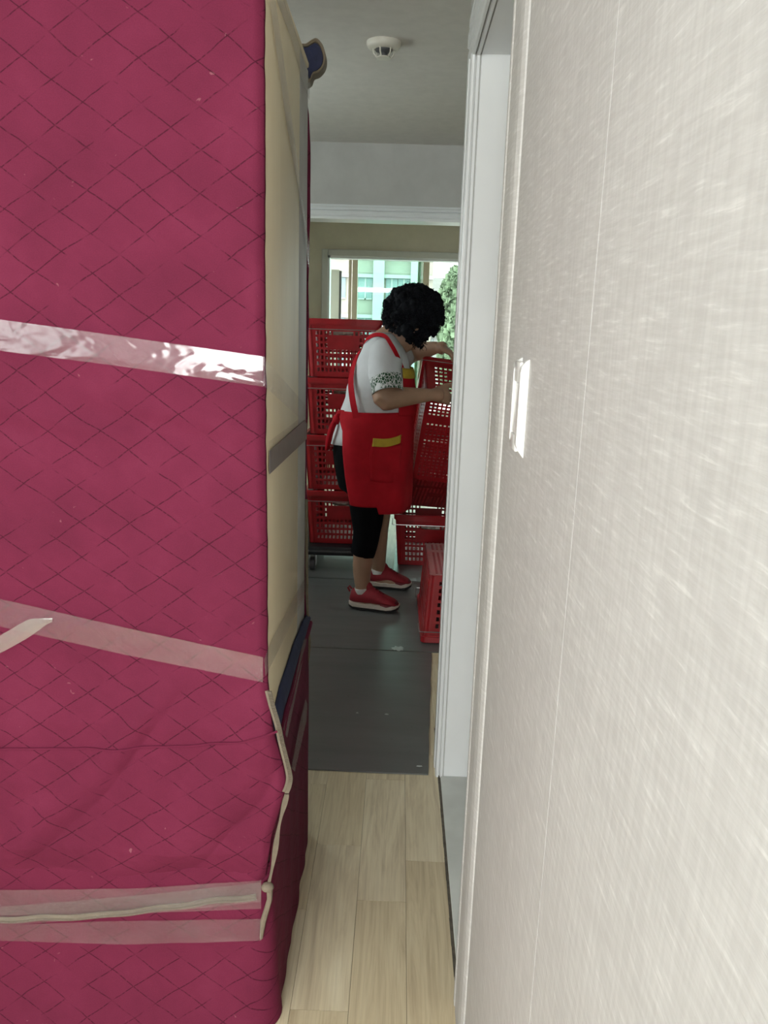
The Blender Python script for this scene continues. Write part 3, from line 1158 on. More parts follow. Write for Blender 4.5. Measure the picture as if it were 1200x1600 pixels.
def tape_side(poly, name='tape', mat='tape', off=0.003):
    """flat strip on the cream side panel; poly: px corners going round"""
    mb = MB()
    ps = [at(a, b, X=WX + off) for a, b in poly]
    mb.loft([ps, [p + Vector((0.0005, 0, 0)) for p in ps]])
    return mb.build(name, M[mat], wd_, o_)


tape_front([(-260, 462), (0, 499), (200, 527), (411, 557)], [(-260, 512), (0, 548), (200, 574), (411, 604)])
tape_side([(412, 557), (419, 566), (478, 634), (479, 664), (470, 655), (417, 607), (412, 603)])
tape_front([(-260, 868), (0, 936), (200, 982), (411, 1027)], [(-260, 912), (0, 979), (200, 1024), (411, 1066)])
tape_side([(413, 1030), (424, 1000), (481, 894), (480, 922), (437, 1012), (415, 1056)], 'tape', 'tape_dim')
# short loose tail of tape crossing the second strip
tape_front([(-120, 1052), (0, 993), (45, 967), (82, 966)], [(-120, 1080), (0, 1021), (45, 996), (78, 972)], 'tape_tail', 'tape_dim', YT - 0.002, 24)
tape_front([(-260, 1380), (0, 1391), (200, 1389), (408, 1376)], [(-260, 1422), (0, 1430), (200, 1428), (408, 1420)], yy=YT - 0.004)
tape_front([(-260, 1412), (0, 1417), (200, 1401), (408, 1379)], [(-260, 1442), (0, 1447), (200, 1431), (408, 1409)], yy=YT - 0.006)
tape_front([(-260, 1440), (0, 1446), (160, 1440), (408, 1436)], [(-260, 1468), (0, 1470), (200, 1476), (408, 1470)], yy=YT - 0.005)
# brown strap and the pale board edge above it on the side panel
tape_side([(421, 704), (476, 656), (479, 662), (479, 686), (421, 741)], 'brown_strap', 'strap', 0.0025)
tape_side([(420, 690), (468, 654), (474, 658), (421, 703)], 'tape', 'tape')
# long diagonal tapes running down from the top of the side panel
tape_side([(421, 0), (430, 0), (483, 385), (482, 418), (474, 340), (447, 190)], 'tape', 'tape_dim')
tape_side([(432, 0), (447, 0), (484, 128), (483, 156), (470, 120), (455, 60)], 'tape', 'tape_dim', 0.0022)
# pale tapes over the lower blanket


def tape_low(poly, off, mat):
    mb = MB()
    ps = [at(a, b, X=WX + off) for a, b in poly]
    mb.loft([ps, [p + Vector((0.001, 0, 0)) for p in ps]])
    return mb.build('tape', M[mat], wd_, o_)


tape_low([(474, 1000), (479, 998), (462, 1085), (448, 1152), (442, 1140), (462, 1060)], 0.016, 'tape_dim')
tape_low([(477, 1092), (480, 1100), (478, 1128), (460, 1206), (455, 1200), (468, 1130)], 0.018, 'tape_dim')

# zipper tape down the free edge of the front blanket, with its teeth
zp = [(421, 1080), (426, 1100), (432, 1120), (437, 1138), (441, 1158), (446, 1178), (451, 1198), (454, 1215), (452, 1228), (448, 1238)]
zpts = dense_open([at(a, b, Y=WY0 - 0.017) for a, b in zp], 5)
MB().ribbon([p + Vector((-0.005, 0.002, 0)) for p in zpts], Vector((0.25, -1, 0)), 0.0065, 0.0012).build('zipper_tape', M['zipper'], fbk, o_)
tt = MB()
for i in range(0, len(zpts) - 1):
    for k in range(2):
        p = zpts[i].lerp(zpts[i + 1], k / 2) + Vector((0.001, -0.001, 0))
        tt.box((p.x - 0.0045, p.y - 0.0022, p.z - 0.0006), (p.x + 0.003, p.y + 0.001, p.z + 0.0006))
tt.build('zipper_teeth', M['teeth'], fbk, o_)['kind'] = 'stuff'
# folded beige trim below it, ending in a knot at the tape
tr = [(448, 1240), (444, 1256), (439, 1275), (434, 1298), (430, 1325), (426, 1350), (420, 1378), (415, 1392)]
tpts = dense_open([at(a, b, Y=WY0 - 0.008) for a, b in tr], 4)
MB().ribbon(tpts, Vector((0.45, -1, 0)), [0.007 + 0.003 * math.sin(k * 0.5) for k in range(len(tpts))], 0.003).build('edge_trim', M['zipper'], fbk, o_)
kc = at(418, 1386, Y=WY0 - 0.014)
kn = MB()
kn.ell(kc, (0.012, 0.010, 0.009), None, 12, 8)
kn.tube([kc + Vector((0.004, 0, 0)), kc + Vector((0.003, 0.004, -0.03)), at(411, 1440, Y=WY0 - 0.012), at(408, 1466, Y=WY0 - 0.012)], [0.006, 0.005, 0.0055, 0.003], 8)
kn.build('knotted_trim', M['zipper'], fbk, o_, True)
# zipper tape across the bottom under the clear tape
za = [at(px, interp([(-260, 1440), (0, 1437), (150, 1431), (260, 1418), (330, 1408), (411, 1400)], px) + 1.2 * math.sin(px * 0.07), Y=YT - 0.001) for px in range(-260, 412, 12)]
MB().ribbon(za, Vector((0, -1, 0)), 0.011, 0.0018).build('zipper_tape', M['zipper'], fbk, o_)
MB().tube([p + Vector((0, -0.002, 0.006)) for p in za], 0.0016, 6).build('zipper_cord', M['zipper'], fbk, o_, True)
tt = MB()
for a, b in zip(za, za[1:]):
    for k in range(5):
        p = a.lerp(b, k / 5)
        tt.box((p.x - 0.0007, p.y - 0.0035, p.z - 0.005), (p.x + 0.0007, p.y, p.z - 0.0005))
tt.build('zipper_teeth', M['teeth'], fbk, o_)['kind'] = 'stuff'

# ================================================================== RED BASKETS
CL, CW, CH = 0.56, 0.405, 0.292     # rim length, rim width, height


def panel(mb, us, vs, solid, P):
    """slab with openings: us, vs cell borders (0..1), solid(i,j), P(u,v,w) with w=0 outside, 1 inside"""
    nu, nv = len(us) - 1, len(vs) - 1
    idx = {}

    def vid(i, j, w):
        k = (i, j, w)
        if k not in idx:
            idx[k] = len(mb.v)
            mb.v.append(P(us[i], vs[j], w))
        return idx[k]
    ok = lambda i, j: 0 <= i < nu and 0 <= j < nv and solid(i, j)
    for i in range(nu):
        for j in range(nv):
            if not ok(i, j):
                continue
            mb.f.append((vid(i, j, 0), vid(i + 1, j, 0), vid(i + 1, j + 1, 0), vid(i, j + 1, 0)))
            mb.f.append((vid(i, j + 1, 1), vid(i + 1, j + 1, 1), vid(i + 1, j, 1), vid(i, j, 1)))
            if not ok(i - 1, j):
                mb.f.append((vid(i, j, 1), vid(i, j, 0), vid(i, j + 1, 0), vid(i, j + 1, 1)))
            if not ok(i + 1, j):
                mb.f.append((vid(i + 1, j, 0), vid(i + 1, j, 1), vid(i + 1, j + 1, 1), vid(i + 1, j + 1, 0)))
            if not ok(i, j - 1):
                mb.f.append((vid(i, j, 0), vid(i, j, 1), vid(i + 1, j, 1), vid(i + 1, j, 0)))
            if not ok(i, j + 1):
                mb.f.append((vid(i, j + 1, 1), vid(i, j + 1, 0), vid(i + 1, j + 1, 0), vid(i + 1, j + 1, 1)))


def cuts(n, lo, hi, fill):
    """borders of n openings between lo and hi; odd cells are openings"""
    p = (hi - lo) / n
    c = [0.0]
    for k in range(n):
        a = lo + k * p + p * (1 - fill) / 2
        c += [a, a + p * fill]
    return c + [1.0]


def half(zf):
    """half width/length of the tapering body at relative height zf"""
    return lerp(0.171, 0.190, zf), lerp(0.249, 0.268, zf)


def make_crate():
    root = empty('plastic_basket', (0, 0, 0), 'x', 'basket')
    T = 0.004
    body = MB()
    # rows of openings, bottom to top, in the two end walls and two side walls
    vs = cuts(7, 0.07, 0.86, 0.60)

    def wall(n, along_x, sgn, hand):
        us = cuts(n, 0.11, 0.89, 0.60)

        def solid(i, j):
            if i % 2 == 0 or j % 2 == 0:
                if hand and j == 13 and (n - 5) // 2 * 2 < i <= ((n - 5) // 2 + 5) * 2 and i % 2 == 0 and i > (n - 5) // 2 * 2 + 1:
                    return i >= ((n - 5) // 2 + 5) * 2
                return True
            c, r = (i - 1) // 2, (j - 1) // 2
            if r in (4, 5) and 3 <= c < n - 3:
                return True
            return False

        def P(u, v, w_):
            hx, hy = half(v)
            t = T * w_
            z = 0.002 + v * (CH - 0.02)
            if along_x:
                return Vector(((u * 2 - 1) * hx, sgn * (hy - t), z))
            return Vector((sgn * (hx - t), (u * 2 - 1) * hy, z))
        panel(body, us, vs, solid, P)
    wall(13, True, -1, True)
    wall(13, True, 1, True)
    wall(19, False, -1, False)
    wall(19, False, 1, False)
    us, v2 = cuts(15, 0.05, 0.95, 0.52), cuts(24, 0.04, 0.96, 0.52)

    def solid(i, j):
        if i % 2 == 0 or j % 2 == 0:
            return True
        c, r = (i - 1) // 2, (j - 1) // 2
        return (5 <= c < 9 and 9 <= r < 13) or (c < 1 and r > 17) or r in (17, 18)

    def P(u, v, w_):
        hx, hy = half(0)
        return Vector(((u * 2 - 1) * (hx - 0.001), (v * 2 - 1) * (hy - 0.001), w_ * T))
    panel(body, us, v2, solid, P)
    body.build('body', M['crate'], root)
    # rounded corner posts
    for sx_ in (-1, 1):
        for sy_ in (-1, 1):
            c = MB()
            r0 = []
            for v in (0, 1):
                hx, hy = half(v)
                ring = []
                for k in range(7):
                    a = PI / 2 * k / 6
                    ring.append(Vector((sx_ * (hx - 0.022 + 0.026 * math.cos(a)), sy_ * (hy - 0.022 + 0.026 * math.sin(a)), 0.001 + v * (CH - 0.018))))
                ring += [Vector((sx_ * (hx - 0.022), sy_ * (hy - 0.004), ring[0].z)), Vector((sx_ * (hx - 0.004), sy_ * (hy - 0.022), ring[0].z))]
                r0.append(ring)
            c.loft(r0)
            c.build('corner_post', M['crate'], root, smooth=True)
    # rim: flange with a raised lip and a lower stacking ledge
    rim = MB()

    def rect(hx, hy, z, r=0.02, n=5):
        out = []
        for qx, qy, a0 in ((1, 1, 0), (-1, 1, 90), (-1, -1, 180), (1, -1, 270)):
            for k in range(n):
                a = R(a0 + 90 * k / (n - 1))
                out.append(Vector((qx * (hx - r) + r * math.cos(a), qy * (hy - r) + r * math.sin(a), z)))
        return out
    hx, hy = CW / 2, CL / 2
    prof = [(hx - 0.016, hy - 0.016, CH - 0.034), (hx - 0.008, hy - 0.008, CH - 0.034), (hx - 0.008, hy - 0.008, CH - 0.026), (hx - 0.001, hy - 0.001, CH - 0.026), (hx, hy, CH - 0.003), (hx - 0.003, hy - 0.003, CH), (hx - 0.017, hy - 0.017, CH), (hx - 0.018, hy - 0.018, CH - 0.034)]
    rr = [rect(*p) for p in prof]
    rim.loft(rr + [rr[0]], cap=False)
    rim.build('rim', M['crate'], root, smooth=True)
    # wire bails hinged on the long sides, lying against the end walls
    for s in (-1, 1):
        b = MB()
        x1 = CW / 2 + 0.008
        pts = [(-x1, s * 0.17, CH - 0.045), (-x1, s * 0.22, CH - 0.048), (-x1, s * 0.278, CH - 0.052), (-x1 + 0.006, s * 0.286, CH - 0.053), (-x1 + 0.03, s * 0.287, CH - 0.053),
               (x1 - 0.03, s * 0.287, CH - 0.053), (x1 - 0.006, s * 0.286, CH - 0.053), (x1, s * 0.278, CH - 0.052), (x1, s * 0.22, CH - 0.048), (x1, s * 0.17, CH - 0.045)]
        b.tube(pts, 0.0023, 6)
        b.build('wire_handle', M['wire'], root, smooth=True)
    return root


crate0 = make_crate()
used = [False]


def place_crate(loc, rot, label, group):
    o = crate0 if not used[0] else copy_tree(crate0)
    used[0] = True
    o.location = loc
    if isinstance(rot, Matrix):
        o.rotation_euler = rot.to_euler()
    else:
        o.rotation_euler = rot
    o['label'] = label
    o['group'] = group
    return o


SX, SY = -0.288, 4.10 + CL / 2
G1 = 'red baskets stacked on the dolly'
labs = ['red plastic basket at the bottom of the stack, resting on the black dolly', 'red plastic basket second from the bottom of the dolly stack',
        'red plastic basket third from the bottom of the dolly stack', 'red plastic basket on top of the dolly stack below the window']
for k in range(4):
    place_crate((SX + (0.004, -0.003, 0.002, -0.002)[k], SY, 0.152 + k * 0.296), (0, 0, R((0.3, -0.5, 0.4, -0.4)[k])), labs[k], G1)
place_crate((0.203, 4.22 + CL / 2, 0.007), (0, 0, R(-1.0)), 'red plastic basket on the floor right of the worker\'s legs', 'loose red baskets')
# basket upside down on the floor by the door frame
place_crate((0.124 + CW / 2, 3.14 + CL / 2, 0.008 + CH), (0, PI, R(0.5)), 'red plastic basket standing upside down beside the white door frame', 'loose red baskets')
# basket tipped up and held by the worker, its grid bottom towards us
th_ = R(27)
zc = Vector((0.03, math.cos(th_), math.sin(th_))).normalized()
yc = Vector((0.10, -math.sin(th_), math.cos(th_)))
yc = (yc - zc * yc.dot(zc)).normalized()
xc = yc.cross(zc).normalized()
hm = Matrix((xc, yc, zc)).transposed()
HC = Vector((0.275, 3.79, 0.770))
place_crate(HC, hm, 'red plastic basket tipped upright in the worker\'s hands', 'loose red baskets')
th_ = R(60)
zc = Vector((0.03, math.cos(th_), math.sin(th_))).normalized()
yc = Vector((0.07, -math.sin(th_), math.cos(th_)))
yc = (yc - zc * yc.dot(zc)).normalized()
hm2 = Matrix((yc.cross(zc).normalized(), yc, zc)).transposed()
place_crate(Vector((0.213, 4.40, 0.385)), hm2, 'red plastic basket leaning behind the tipped one, in the basket on the floor', 'loose red baskets')

# crumpled paper showing in the hand holes


def paper(loc, r, label, seed):
    mb = MB().ell((0, 0, 0), r, None, 26, 16)
    for i, v in enumerate(mb.v):
        n = noise.noise(v * 26 + Vector((seed * 7, 0, 0))) * 0.22 + abs(noise.noise(v * 55 + Vector((0, seed * 3, 0)))) * 0.25
        mb.v[i] = v * (0.9 + n)
    o = mb.build('packing_paper', M['paper'])
    o.location = loc
    return tag(o, label, 'paper', 'paper packed in the baskets')


PZ = 0.152 + 0.232
for k, lb in ((0, 'crumpled yellowish paper in the bottom basket of the stack'), (2, 'crumpled grey paper in the third basket of the stack'), (3, 'crumpled white paper in the top basket of the stack')):
    paper((SX + 0.005, SY - 0.16, PZ + k * 0.296 - 0.01), (0.085, 0.07, 0.030), lb, k + 1)
paper((0.22, 4.22 + 0.12, 0.22), (0.10, 0.07, 0.030), 'crumpled white paper in the basket on the floor', 9)

# ================================================================== DOLLY
dl = empty('dolly', (SX, SY, 0), 'flat black four-wheeled dolly under the basket stack', 'dolly')
o_ = dl.location.copy()
MB().box((SX - 0.24, SY - 0.31, 0.098), (SX + 0.24, SY + 0.31, 0.148), 0.008).build('deck', M['black'], dl, o_, True)
MB().box((SX - 0.236, SY - 0.315, 0.118), (SX + 0.236, SY - 0.311, 0.128)).build('bumper', M['rubber'], dl, o_)
for a in (-1, 1):
    for b in (-1, 1):
        c = Vector((SX + a * 0.150, SY + b * 0.25, 0))
        f = MB()
        f.box((c.x - 0.03, c.y - 0.03, 0.092), (c.x + 0.03, c.y + 0.03, 0.098))
        f.box((c.x - 0.02, c.y - 0.02, 0.03), (c.x - 0.016, c.y + 0.02, 0.094))
        f.box((c.x + 0.016, c.y - 0.02, 0.03), (c.x + 0.02, c.y + 0.02, 0.094))
        fk = f.build('caster_fork', M['wire'], dl, o_)
        MB().loft([[(c.x + x, c.y + rr_ * math.cos(2 * PI * k / 20), 0.037 + rr_ * math.sin(2 * PI * k / 20)) for k in range(20)] for x, rr_ in ((-0.013, 0.026), (-0.012, 0.036), (0.012, 0.036), (0.013, 0.026))]).build('caster_wheel', M['rubber'], fk, o_, True)

# ================================================================== THE WORKER
YP = 3.70
base = at(585, 940, Y=3.68)
pr = empty('person', (base.x, 3.68, 0.008), 'person in white T-shirt and red apron bending over a red basket', 'person')
o_ = pr.location.copy()


def P3(px, py, Y=YP):
    return at(px, py, Y=Y)


def limb(mb, pts, rs, n=14, sub=4):
    """smooth tapered limb through the points"""
    pts = [Vector(p) for p in pts]
    P_, R_ = [], []
    L = len(pts)
    for i in range(L - 1):
        p0, p1, p2, p3 = pts[max(i - 1, 0)], pts[i], pts[i + 1], pts[min(i + 2, L - 1)]
        for k in range(sub):
            t = k / sub
            P_.append(0.5 * ((2 * p1) + (p2 - p0) * t + (2 * p0 - 5 * p1 + 4 * p2 - p3) * t * t + (3 * p1 - p0 - 3 * p2 + p3) * t ** 3))
            R_.append(lerp(rs[i], rs[i + 1], t))
    P_.append(pts[-1])
    R_.append(rs[-1])
    mb.tube(P_, R_, n)
    return mb


# torso outline: image row -> back px, front px, half width across (m)
TOR = [(517, 584, 612, 0.060), (522, 580, 617, 0.085), (530, 576, 624, 0.125), (542, 569, 631, 0.168), (560, 560, 637, 0.188), (585, 551, 641, 0.190), (612, 543, 643, 0.188), (640, 534, 643, 0.188),
       (668, 526, 643, 0.192), (700, 519, 641, 0.196), (735, 523, 639, 0.192), (768, 531, 637, 0.185), (800, 541, 634, 0.175)]


def torso_ring(y, grow=0.0, n=40, a0=0.0, a1=2 * PI, closed=True):
    b = interp([(t[0], t[1]) for t in TOR], y)
    f = interp([(t[0], t[2]) for t in TOR], y)
    hw_ = interp([(t[0], t[3]) for t in TOR], y) + grow
    pb, pf_ = P3(b, y), P3(f, y)
    c = (pb + pf_) / 2
    a = (pf_ - pb).length / 2 + grow
    ring = []
    for k in range(n if closed else n + 1):
        ph = a0 + (a1 - a0) * k / n
        cs, sn = math.cos(ph), math.sin(ph)
        e = 0.86
        ring.append(Vector((c.x + a * math.copysign(abs(cs) ** e, cs), YP + hw_ * math.copysign(abs(sn) ** e, sn), c.z)))
    return ring


# --- skin: one continuous body
sk = MB()
sk.loft([torso_ring(y, -0.016, 24) for y in (524, 532, 545, 562, 590, 620, 650, 680, 705, 730)])
# neck and head
HU = Vector((math.sin(R(38)), 0, math.cos(R(38))))
HF = Vector((math.cos(R(38)), 0, -math.sin(R(38))))
HS = Vector((0, -1, 0))
HCn = P3(639, 507)
limb(sk, [P3(598, 540), P3(608, 528), P3(622, 518), HCn - HU * 0.02], [0.075, 0.060, 0.055, 0.055])
HR = Matrix((HF, HS, HU)).transposed()


def hp(f, s, u):
    return HCn + HF * f + HS * s + HU * u


sk.ell(HCn + HU * 0.012 - HF * 0.012, (0.093, 0.075, 0.090), HR, 24, 16)
sk.ell(hp(0.022, 0, -0.045), (0.068, 0.062, 0.075), HR, 20, 14)      # face
sk.ell(hp(0.040, 0, -0.093), (0.036, 0.036, 0.026), HR, 16, 10)      # chin
sk.ell(hp(0.010, 0.040, -0.075), (0.045, 0.018, 0.030), HR, 14, 8)   # jaw
sk.ell(hp(0.010, -0.040, -0.075), (0.045, 0.018, 0.030), HR, 14, 8)
limb(sk, [hp(0.082, 0, -0.005), hp(0.100, 0, -0.030), hp(0.088, 0, -0.042)], [0.008, 0.012, 0.012], 10, 3)   # nose
sk.ell(hp(0.083, 0, -0.064), (0.010, 0.022, 0.006), HR, 12, 8)       # lips
sk.ell(hp(0.080, 0, -0.073), (0.010, 0.019, 0.006), HR, 12, 8)
for s_ in (-1, 1):
    sk.ell(hp(0.072, s_ * 0.030, 0.012), (0.014, 0.018, 0.007), HR, 10, 6)   # brow
    sk.ell(hp(-0.008, s_ * 0.070, -0.020), (0.017, 0.008, 0.026), HR, 12, 8)  # ear
    sk.ell(hp(0.066, s_ * 0.034, -0.035), (0.018, 0.020, 0.016), HR, 10, 6)  # cheek


def hand(mb, wrist, palm, dirs, thumb, pr_=0.028):
    """palm mass from the wrist and five bent, unequal fingers; dirs: three successive directions"""
    limb(mb, [wrist, wrist.lerp(palm, 0.5), palm], [0.026, 0.033, 0.030], 12, 3)
    d0, d1, d2 = [Vector(d).normalized() for d in dirs[:3]]
    side = Vector(dirs[3]).normalized()
    for k, (off, ln) in enumerate(((-0.030, 0.070), (-0.010, 0.082), (0.010, 0.076), (0.029, 0.060))):
        b = palm + side * off
        limb(mb, [b - d0 * 0.02, b + d0 * 0.018, b + d0 * ln * 0.45 + d1 * 0.006, b + d0 * ln * 0.45 + d1 * ln * 0.35, b + d0 * ln * 0.45 + d1 * ln * 0.35 + d2 * ln * 0.3], [0.0105, 0.0105, 0.0098, 0.009, 0.0078], 8, 3)
    b, t1, t2 = [Vector(q) for q in thumb]
    limb(mb, [b, (b + t1) / 2, t1, t2], [0.014, 0.0135, 0.0115, 0.009], 8, 3)


# near (right) arm: shoulder, elbow, wrist, hand gripping the tipped basket
sh = P3(601, 556, 3.565)
el = P3(600, 622, 3.475)
wr_ = P3(674, 617, 3.565)
pm = P3(689, 617, 3.595)
limb(sk, [P3(604, 548, 3.62), sh, sh.lerp(el, 0.5), el, el.lerp(wr_, 0.22), el.lerp(wr_, 0.55), wr_], [0.06, 0.062, 0.056, 0.050, 0.050, 0.040, 0.027])
hand(sk, wr_, pm, [(0.75, 0.35, -0.15), (0.35, 0.75, -0.35), (-0.2, 0.7, -0.5), (0.15, 0.1, -1.0)],
     [pm + Vector((-0.012, 0.0, 0.026)), pm + Vector((0.034, 0.02, 0.044)), pm + Vector((0.060, 0.045, 0.040))])
# far (left) arm resting over the top of the basket
sh2 = P3(612, 556, 3.845)
el2 = P3(645, 561, 3.99)
wr2 = P3(684, 542, 3.90)
pm2 = P3(695, 545, 3.885)
limb(sk, [P3(606, 548, 3.79), sh2, sh2.lerp(el2, 0.5), el2 + Vector((0, 0, 0.03)), el2.lerp(wr2, 0.55) + Vector((0, 0, 0.012)), wr2], [0.06, 0.060, 0.052, 0.046, 0.040, 0.027])
hand(sk, wr2, pm2, [(0.85, -0.25, -0.35), (0.4, -0.3, -0.85), (-0.1, -0.2, -0.9), (0.1, 1.0, 0.1)],
     [pm2 + Vector((-0.015, -0.026, 0.0)), pm2 + Vector((0.02, -0.045, -0.018)), pm2 + Vector((0.04, -0.052, -0.035))])
# legs
hipn, kneen, calfn, ankn = P3(575, 712, 3.60), P3(573, 832, 3.575), P3(566, 885, 3.565), P3(567, 925, 3.555)
hipf, kneef, calff, ankf = P3(590, 712, 3.80), P3(590, 828, 3.825), P3(590, 862, 3.845), P3(592, 893, 3.865)
for hp_, kn_, cf_, an_ in ((hipn, kneen, calfn, ankn), (hipf, kneef, calff, ankf)):
    fl_ = Vector((an_.x + 0.005, an_.y - 0.004, 0.05))
    limb(sk, [hp_, hp_.lerp(kn_, 0.5), kn_, cf_, an_, fl_], [0.085, 0.078, 0.054, 0.046, 0.031, 0.034])
    limb(sk, [Vector((an_.x - 0.01, an_.y, 0.045)), Vector((an_.x + 0.07, an_.y - 0.02, 0.045)), Vector((an_.x + 0.12, an_.y - 0.02, 0.042))], [0.026, 0.026, 0.016])
body = remesh('body', sk, M['skin'], pr, o_, 0.0058, 5)

# --- T-shirt: torso, both sleeves; the leaf print sits on the near sleeve
ts = MB()
ys = [519, 522, 526, 532, 540, 550, 562, 575, 590, 605, 620, 635, 650, 665, 680, 694]


def shirt_ring(y):
    r = torso_ring(y, 0.004, 48)
    for i, p in enumerate(r):
        n = 0.012 * noise.noise(Vector((p.x * 11 + p.z * 14, p.y * 8, p.z * 7))) + 0.004 * noise.noise(Vector((p.x * 26, p.y * 20, p.z * 24)))
        c = Vector((sum(q.x for q in r) / len(r), YP, p.z))
        d = (p - c)
        r[i] = p + d.normalized() * n * (0.3 if y < 530 else 1)
    if y == 694:
        for p in r:
            p.z += 0.012 * math.sin(p.x * 20) - 0.02 * max(0, (p.x + 0.15) * 2)
    return r


tsr = [shirt_ring(y) for y in ys]
ts.loft(tsr, cap=False)
ts_o = ts.build('tshirt', M['shirt'], pr, o_, 'all')
md = ts_o.modifiers.new('t', 'SOLIDIFY')
md.thickness = 0.004


def sleeve(pts, rs, name, mat, parent, wob=0.005, flare=None):
    mb = MB()
    pts = [Vector(p) for p in pts]
    rings = []
    L = len(pts)
    N = 8
    PP, RR = [], []
    for i in range(L - 1):
        for k in range(N):
            PP.append(pts[i].lerp(pts[i + 1], k / N))
            RR.append(lerp(rs[i], rs[i + 1], k / N))
    PP.append(pts[-1])
    RR.append(rs[-1])
    nrm = None
    for k, p in enumerate(PP):
        t = (PP[min(k + 1, len(PP) - 1)] - PP[max(k - 1, 0)]).normalized()
        nrm = Vector((1, 0, 0)) if nrm is None else nrm
        nrm = (nrm - t * nrm.dot(t)).normalized()
        b = t.cross(nrm)
        ring = []
        for q in range(28):
            a = 2 * PI * q / 28
            d = nrm * math.cos(a) + b * math.sin(a)
            rr_ = RR[k] + wob * noise.noise(Vector((a * 1.3, p.z * 18, p.x * 9 + 3)))
            ring.append(p + d * rr_)
        rings.append(ring)
    mb.loft(rings, cap=False)
    o = mb.build(name, M[mat], parent, o_, 'all')
    m_ = o.modifiers.new('t', 'SOLIDIFY')
    m_.thickness = 0.003
    return o


s_end = P3(606, 614, 3.480)
sleeve([P3(603, 545, 3.66), P3(601, 556, 3.575), P3(601, 585, 3.52), s_end], [0.066, 0.078, 0.073, 0.066], 'sleeve', 'shirt', ts_o)
pr_o = sleeve([P3(602.5, 592, 3.510), s_end + Vector((0.0006, -0.0005, -0.003))], [0.0735, 0.0685], 'sleeve_print', 'print', ts_o, 0.005)
pr_o['label'] = 'green leaf print'
sleeve([P3(606, 548, 3.77), P3(613, 556, 3.84), P3(628, 560, 3.93)], [0.064, 0.070, 0.064], 'sleeve', 'shirt', ts_o)

# --- trousers: black capri
tr_ = MB()
tr_.loft([torso_ring(y, -0.002, 40) for y in (672, 690, 705, 725, 745, 762)])
limb(tr_, [hipn.lerp(kneen, 0.15), hipn.lerp(kneen, 0.55), kneen, P3(566, 868, 3.57)], [0.098, 0.090, 0.064, 0.057], 20)
limb(tr_, [hipf.lerp(kneef, 0.15), hipf.lerp(kneef, 0.55), P3(592, 805, 3.815), P3(588, 838, 3.83)], [0.092, 0.078, 0.054, 0.046], 20)
remesh('capri_trousers', tr_, M['trousers'], pr, o_, 0.008, 4)

# --- apron: skirt panel, pocket, bib, straps, tie


def apron_pt(y, ph, grow):
    b = interp([(t[0], t[1]) for t in TOR], y)
    f = interp([(t[0], t[2]) for t in TOR], y)
    hw_ = interp([(t[0], t[3]) for t in TOR], y) + grow
    pb, pf_ = P3(b, y), P3(f, y)
    c = (pb + pf_) / 2
    a = (pf_ - pb).length / 2 + grow
    cs, sn = math.cos(ph), math.sin(ph)
    e = 0.86
    return Vector((c.x + a * math.copysign(abs(cs) ** e, cs), YP + hw_ * math.copysign(abs(sn) ** e, sn), c.z))


AE = [(640, 172), (650, 150), (668, 133), (700, 124), (735, 123), (768, 124), (802, 128)]   # row -> half angle covered


def apron_skirt(u, v):
    y = lerp(640 - 3 * math.sin(u * PI), 783, v)
    am = interp(AE, y)
    ph = R(lerp(-am, am, u))
    g = 0.012 + 0.006 * v + 0.006 * noise.noise(Vector((u * 9, y * 0.012, 3))) + 0.010 * v * math.sin(u * 26) * 0.5
    p = apron_pt(y, ph, g)
    deg = math.degrees(ph)
    if v > 0.9:
        k = (v - 0.9) / 0.1
        p.z += k * (0.014 if deg < -84 else -0.018) * (1 if deg < 0 else 0)
    return p


av = MB()
nu, nv = 90, 46
for j in range(nv + 1):
    for i in range(nu + 1):
        av.v.append(apron_skirt(i / nu, j / nv))
for j in range(nv):
    for i in range(nu):
        k = j * (nu + 1) + i
        av.f.append((k, k + 1, k + nu + 2, k + nu + 1))
ap = av.build('apron', M['apron'], pr, o_, 'all')
md = ap.modifiers.new('t', 'SOLIDIFY')
md.thickness = 0.004
md.offset = 0


def apron_patch(name, mat, y0, y1, d0, d1, g0, g1, parent, n=16, m_=8, tilt=0.0):
    mb = MB()
    for j in range(m_ + 1):
        for i in range(n + 1):
            u, v = i / n, j / m_
            y = lerp(y0, y1, v) + tilt * (u - 0.5) + 2.5 * math.sin(u * PI)
            mb.v.append(apron_pt(y, R(lerp(d0, d1, u)), lerp(g0, g1, v) + 0.004 * noise.noise(Vector((u * 3, v * 2, 7)))))
    for j in range(m_):
        for i in range(n):
            k = j * (n + 1) + i
            mb.f.append((k, k + 1, k + n + 2, k + n + 1))
    o = mb.build(name, mat, parent, o_, 'all')
    q = o.modifiers.new('t', 'SOLIDIFY')
    q.thickness = 0.004
    q.offset = 0
    return o


pk = apron_patch('pocket', M['apron'], 683, 738, -90, -50, 0.022, 0.018, ap)
pt_ = apron_patch('pocket_trim', M['yellow'], 672, 684, -89, -54, 0.026, 0.025, ap, tilt=-5)
pt_['label'] = 'yellow trim along the pocket'
bib = apron_patch('bib', M['apron'], 582, 642, -58, 58, 0.018, 0.016, ap, 24, 16)
bt = apron_patch('bib_trim', M['yellow'], 571, 586, -52, 52, 0.019, 0.020, ap, 24, 4)
bt['label'] = 'yellow trim along the bib'


def strap(pts, wdt, name):
    pts = dense_open([P3(*p) for p in pts], 6)
    c = P3(592, 580)
    nr = []
    for p in pts:
        n = p - Vector((c.x, YP, p.z - 0.05))
        nr.append(n)
    MB().ribbon(pts, nr, wdt, 0.003).build(name, M['apron'], ap, o_, True)


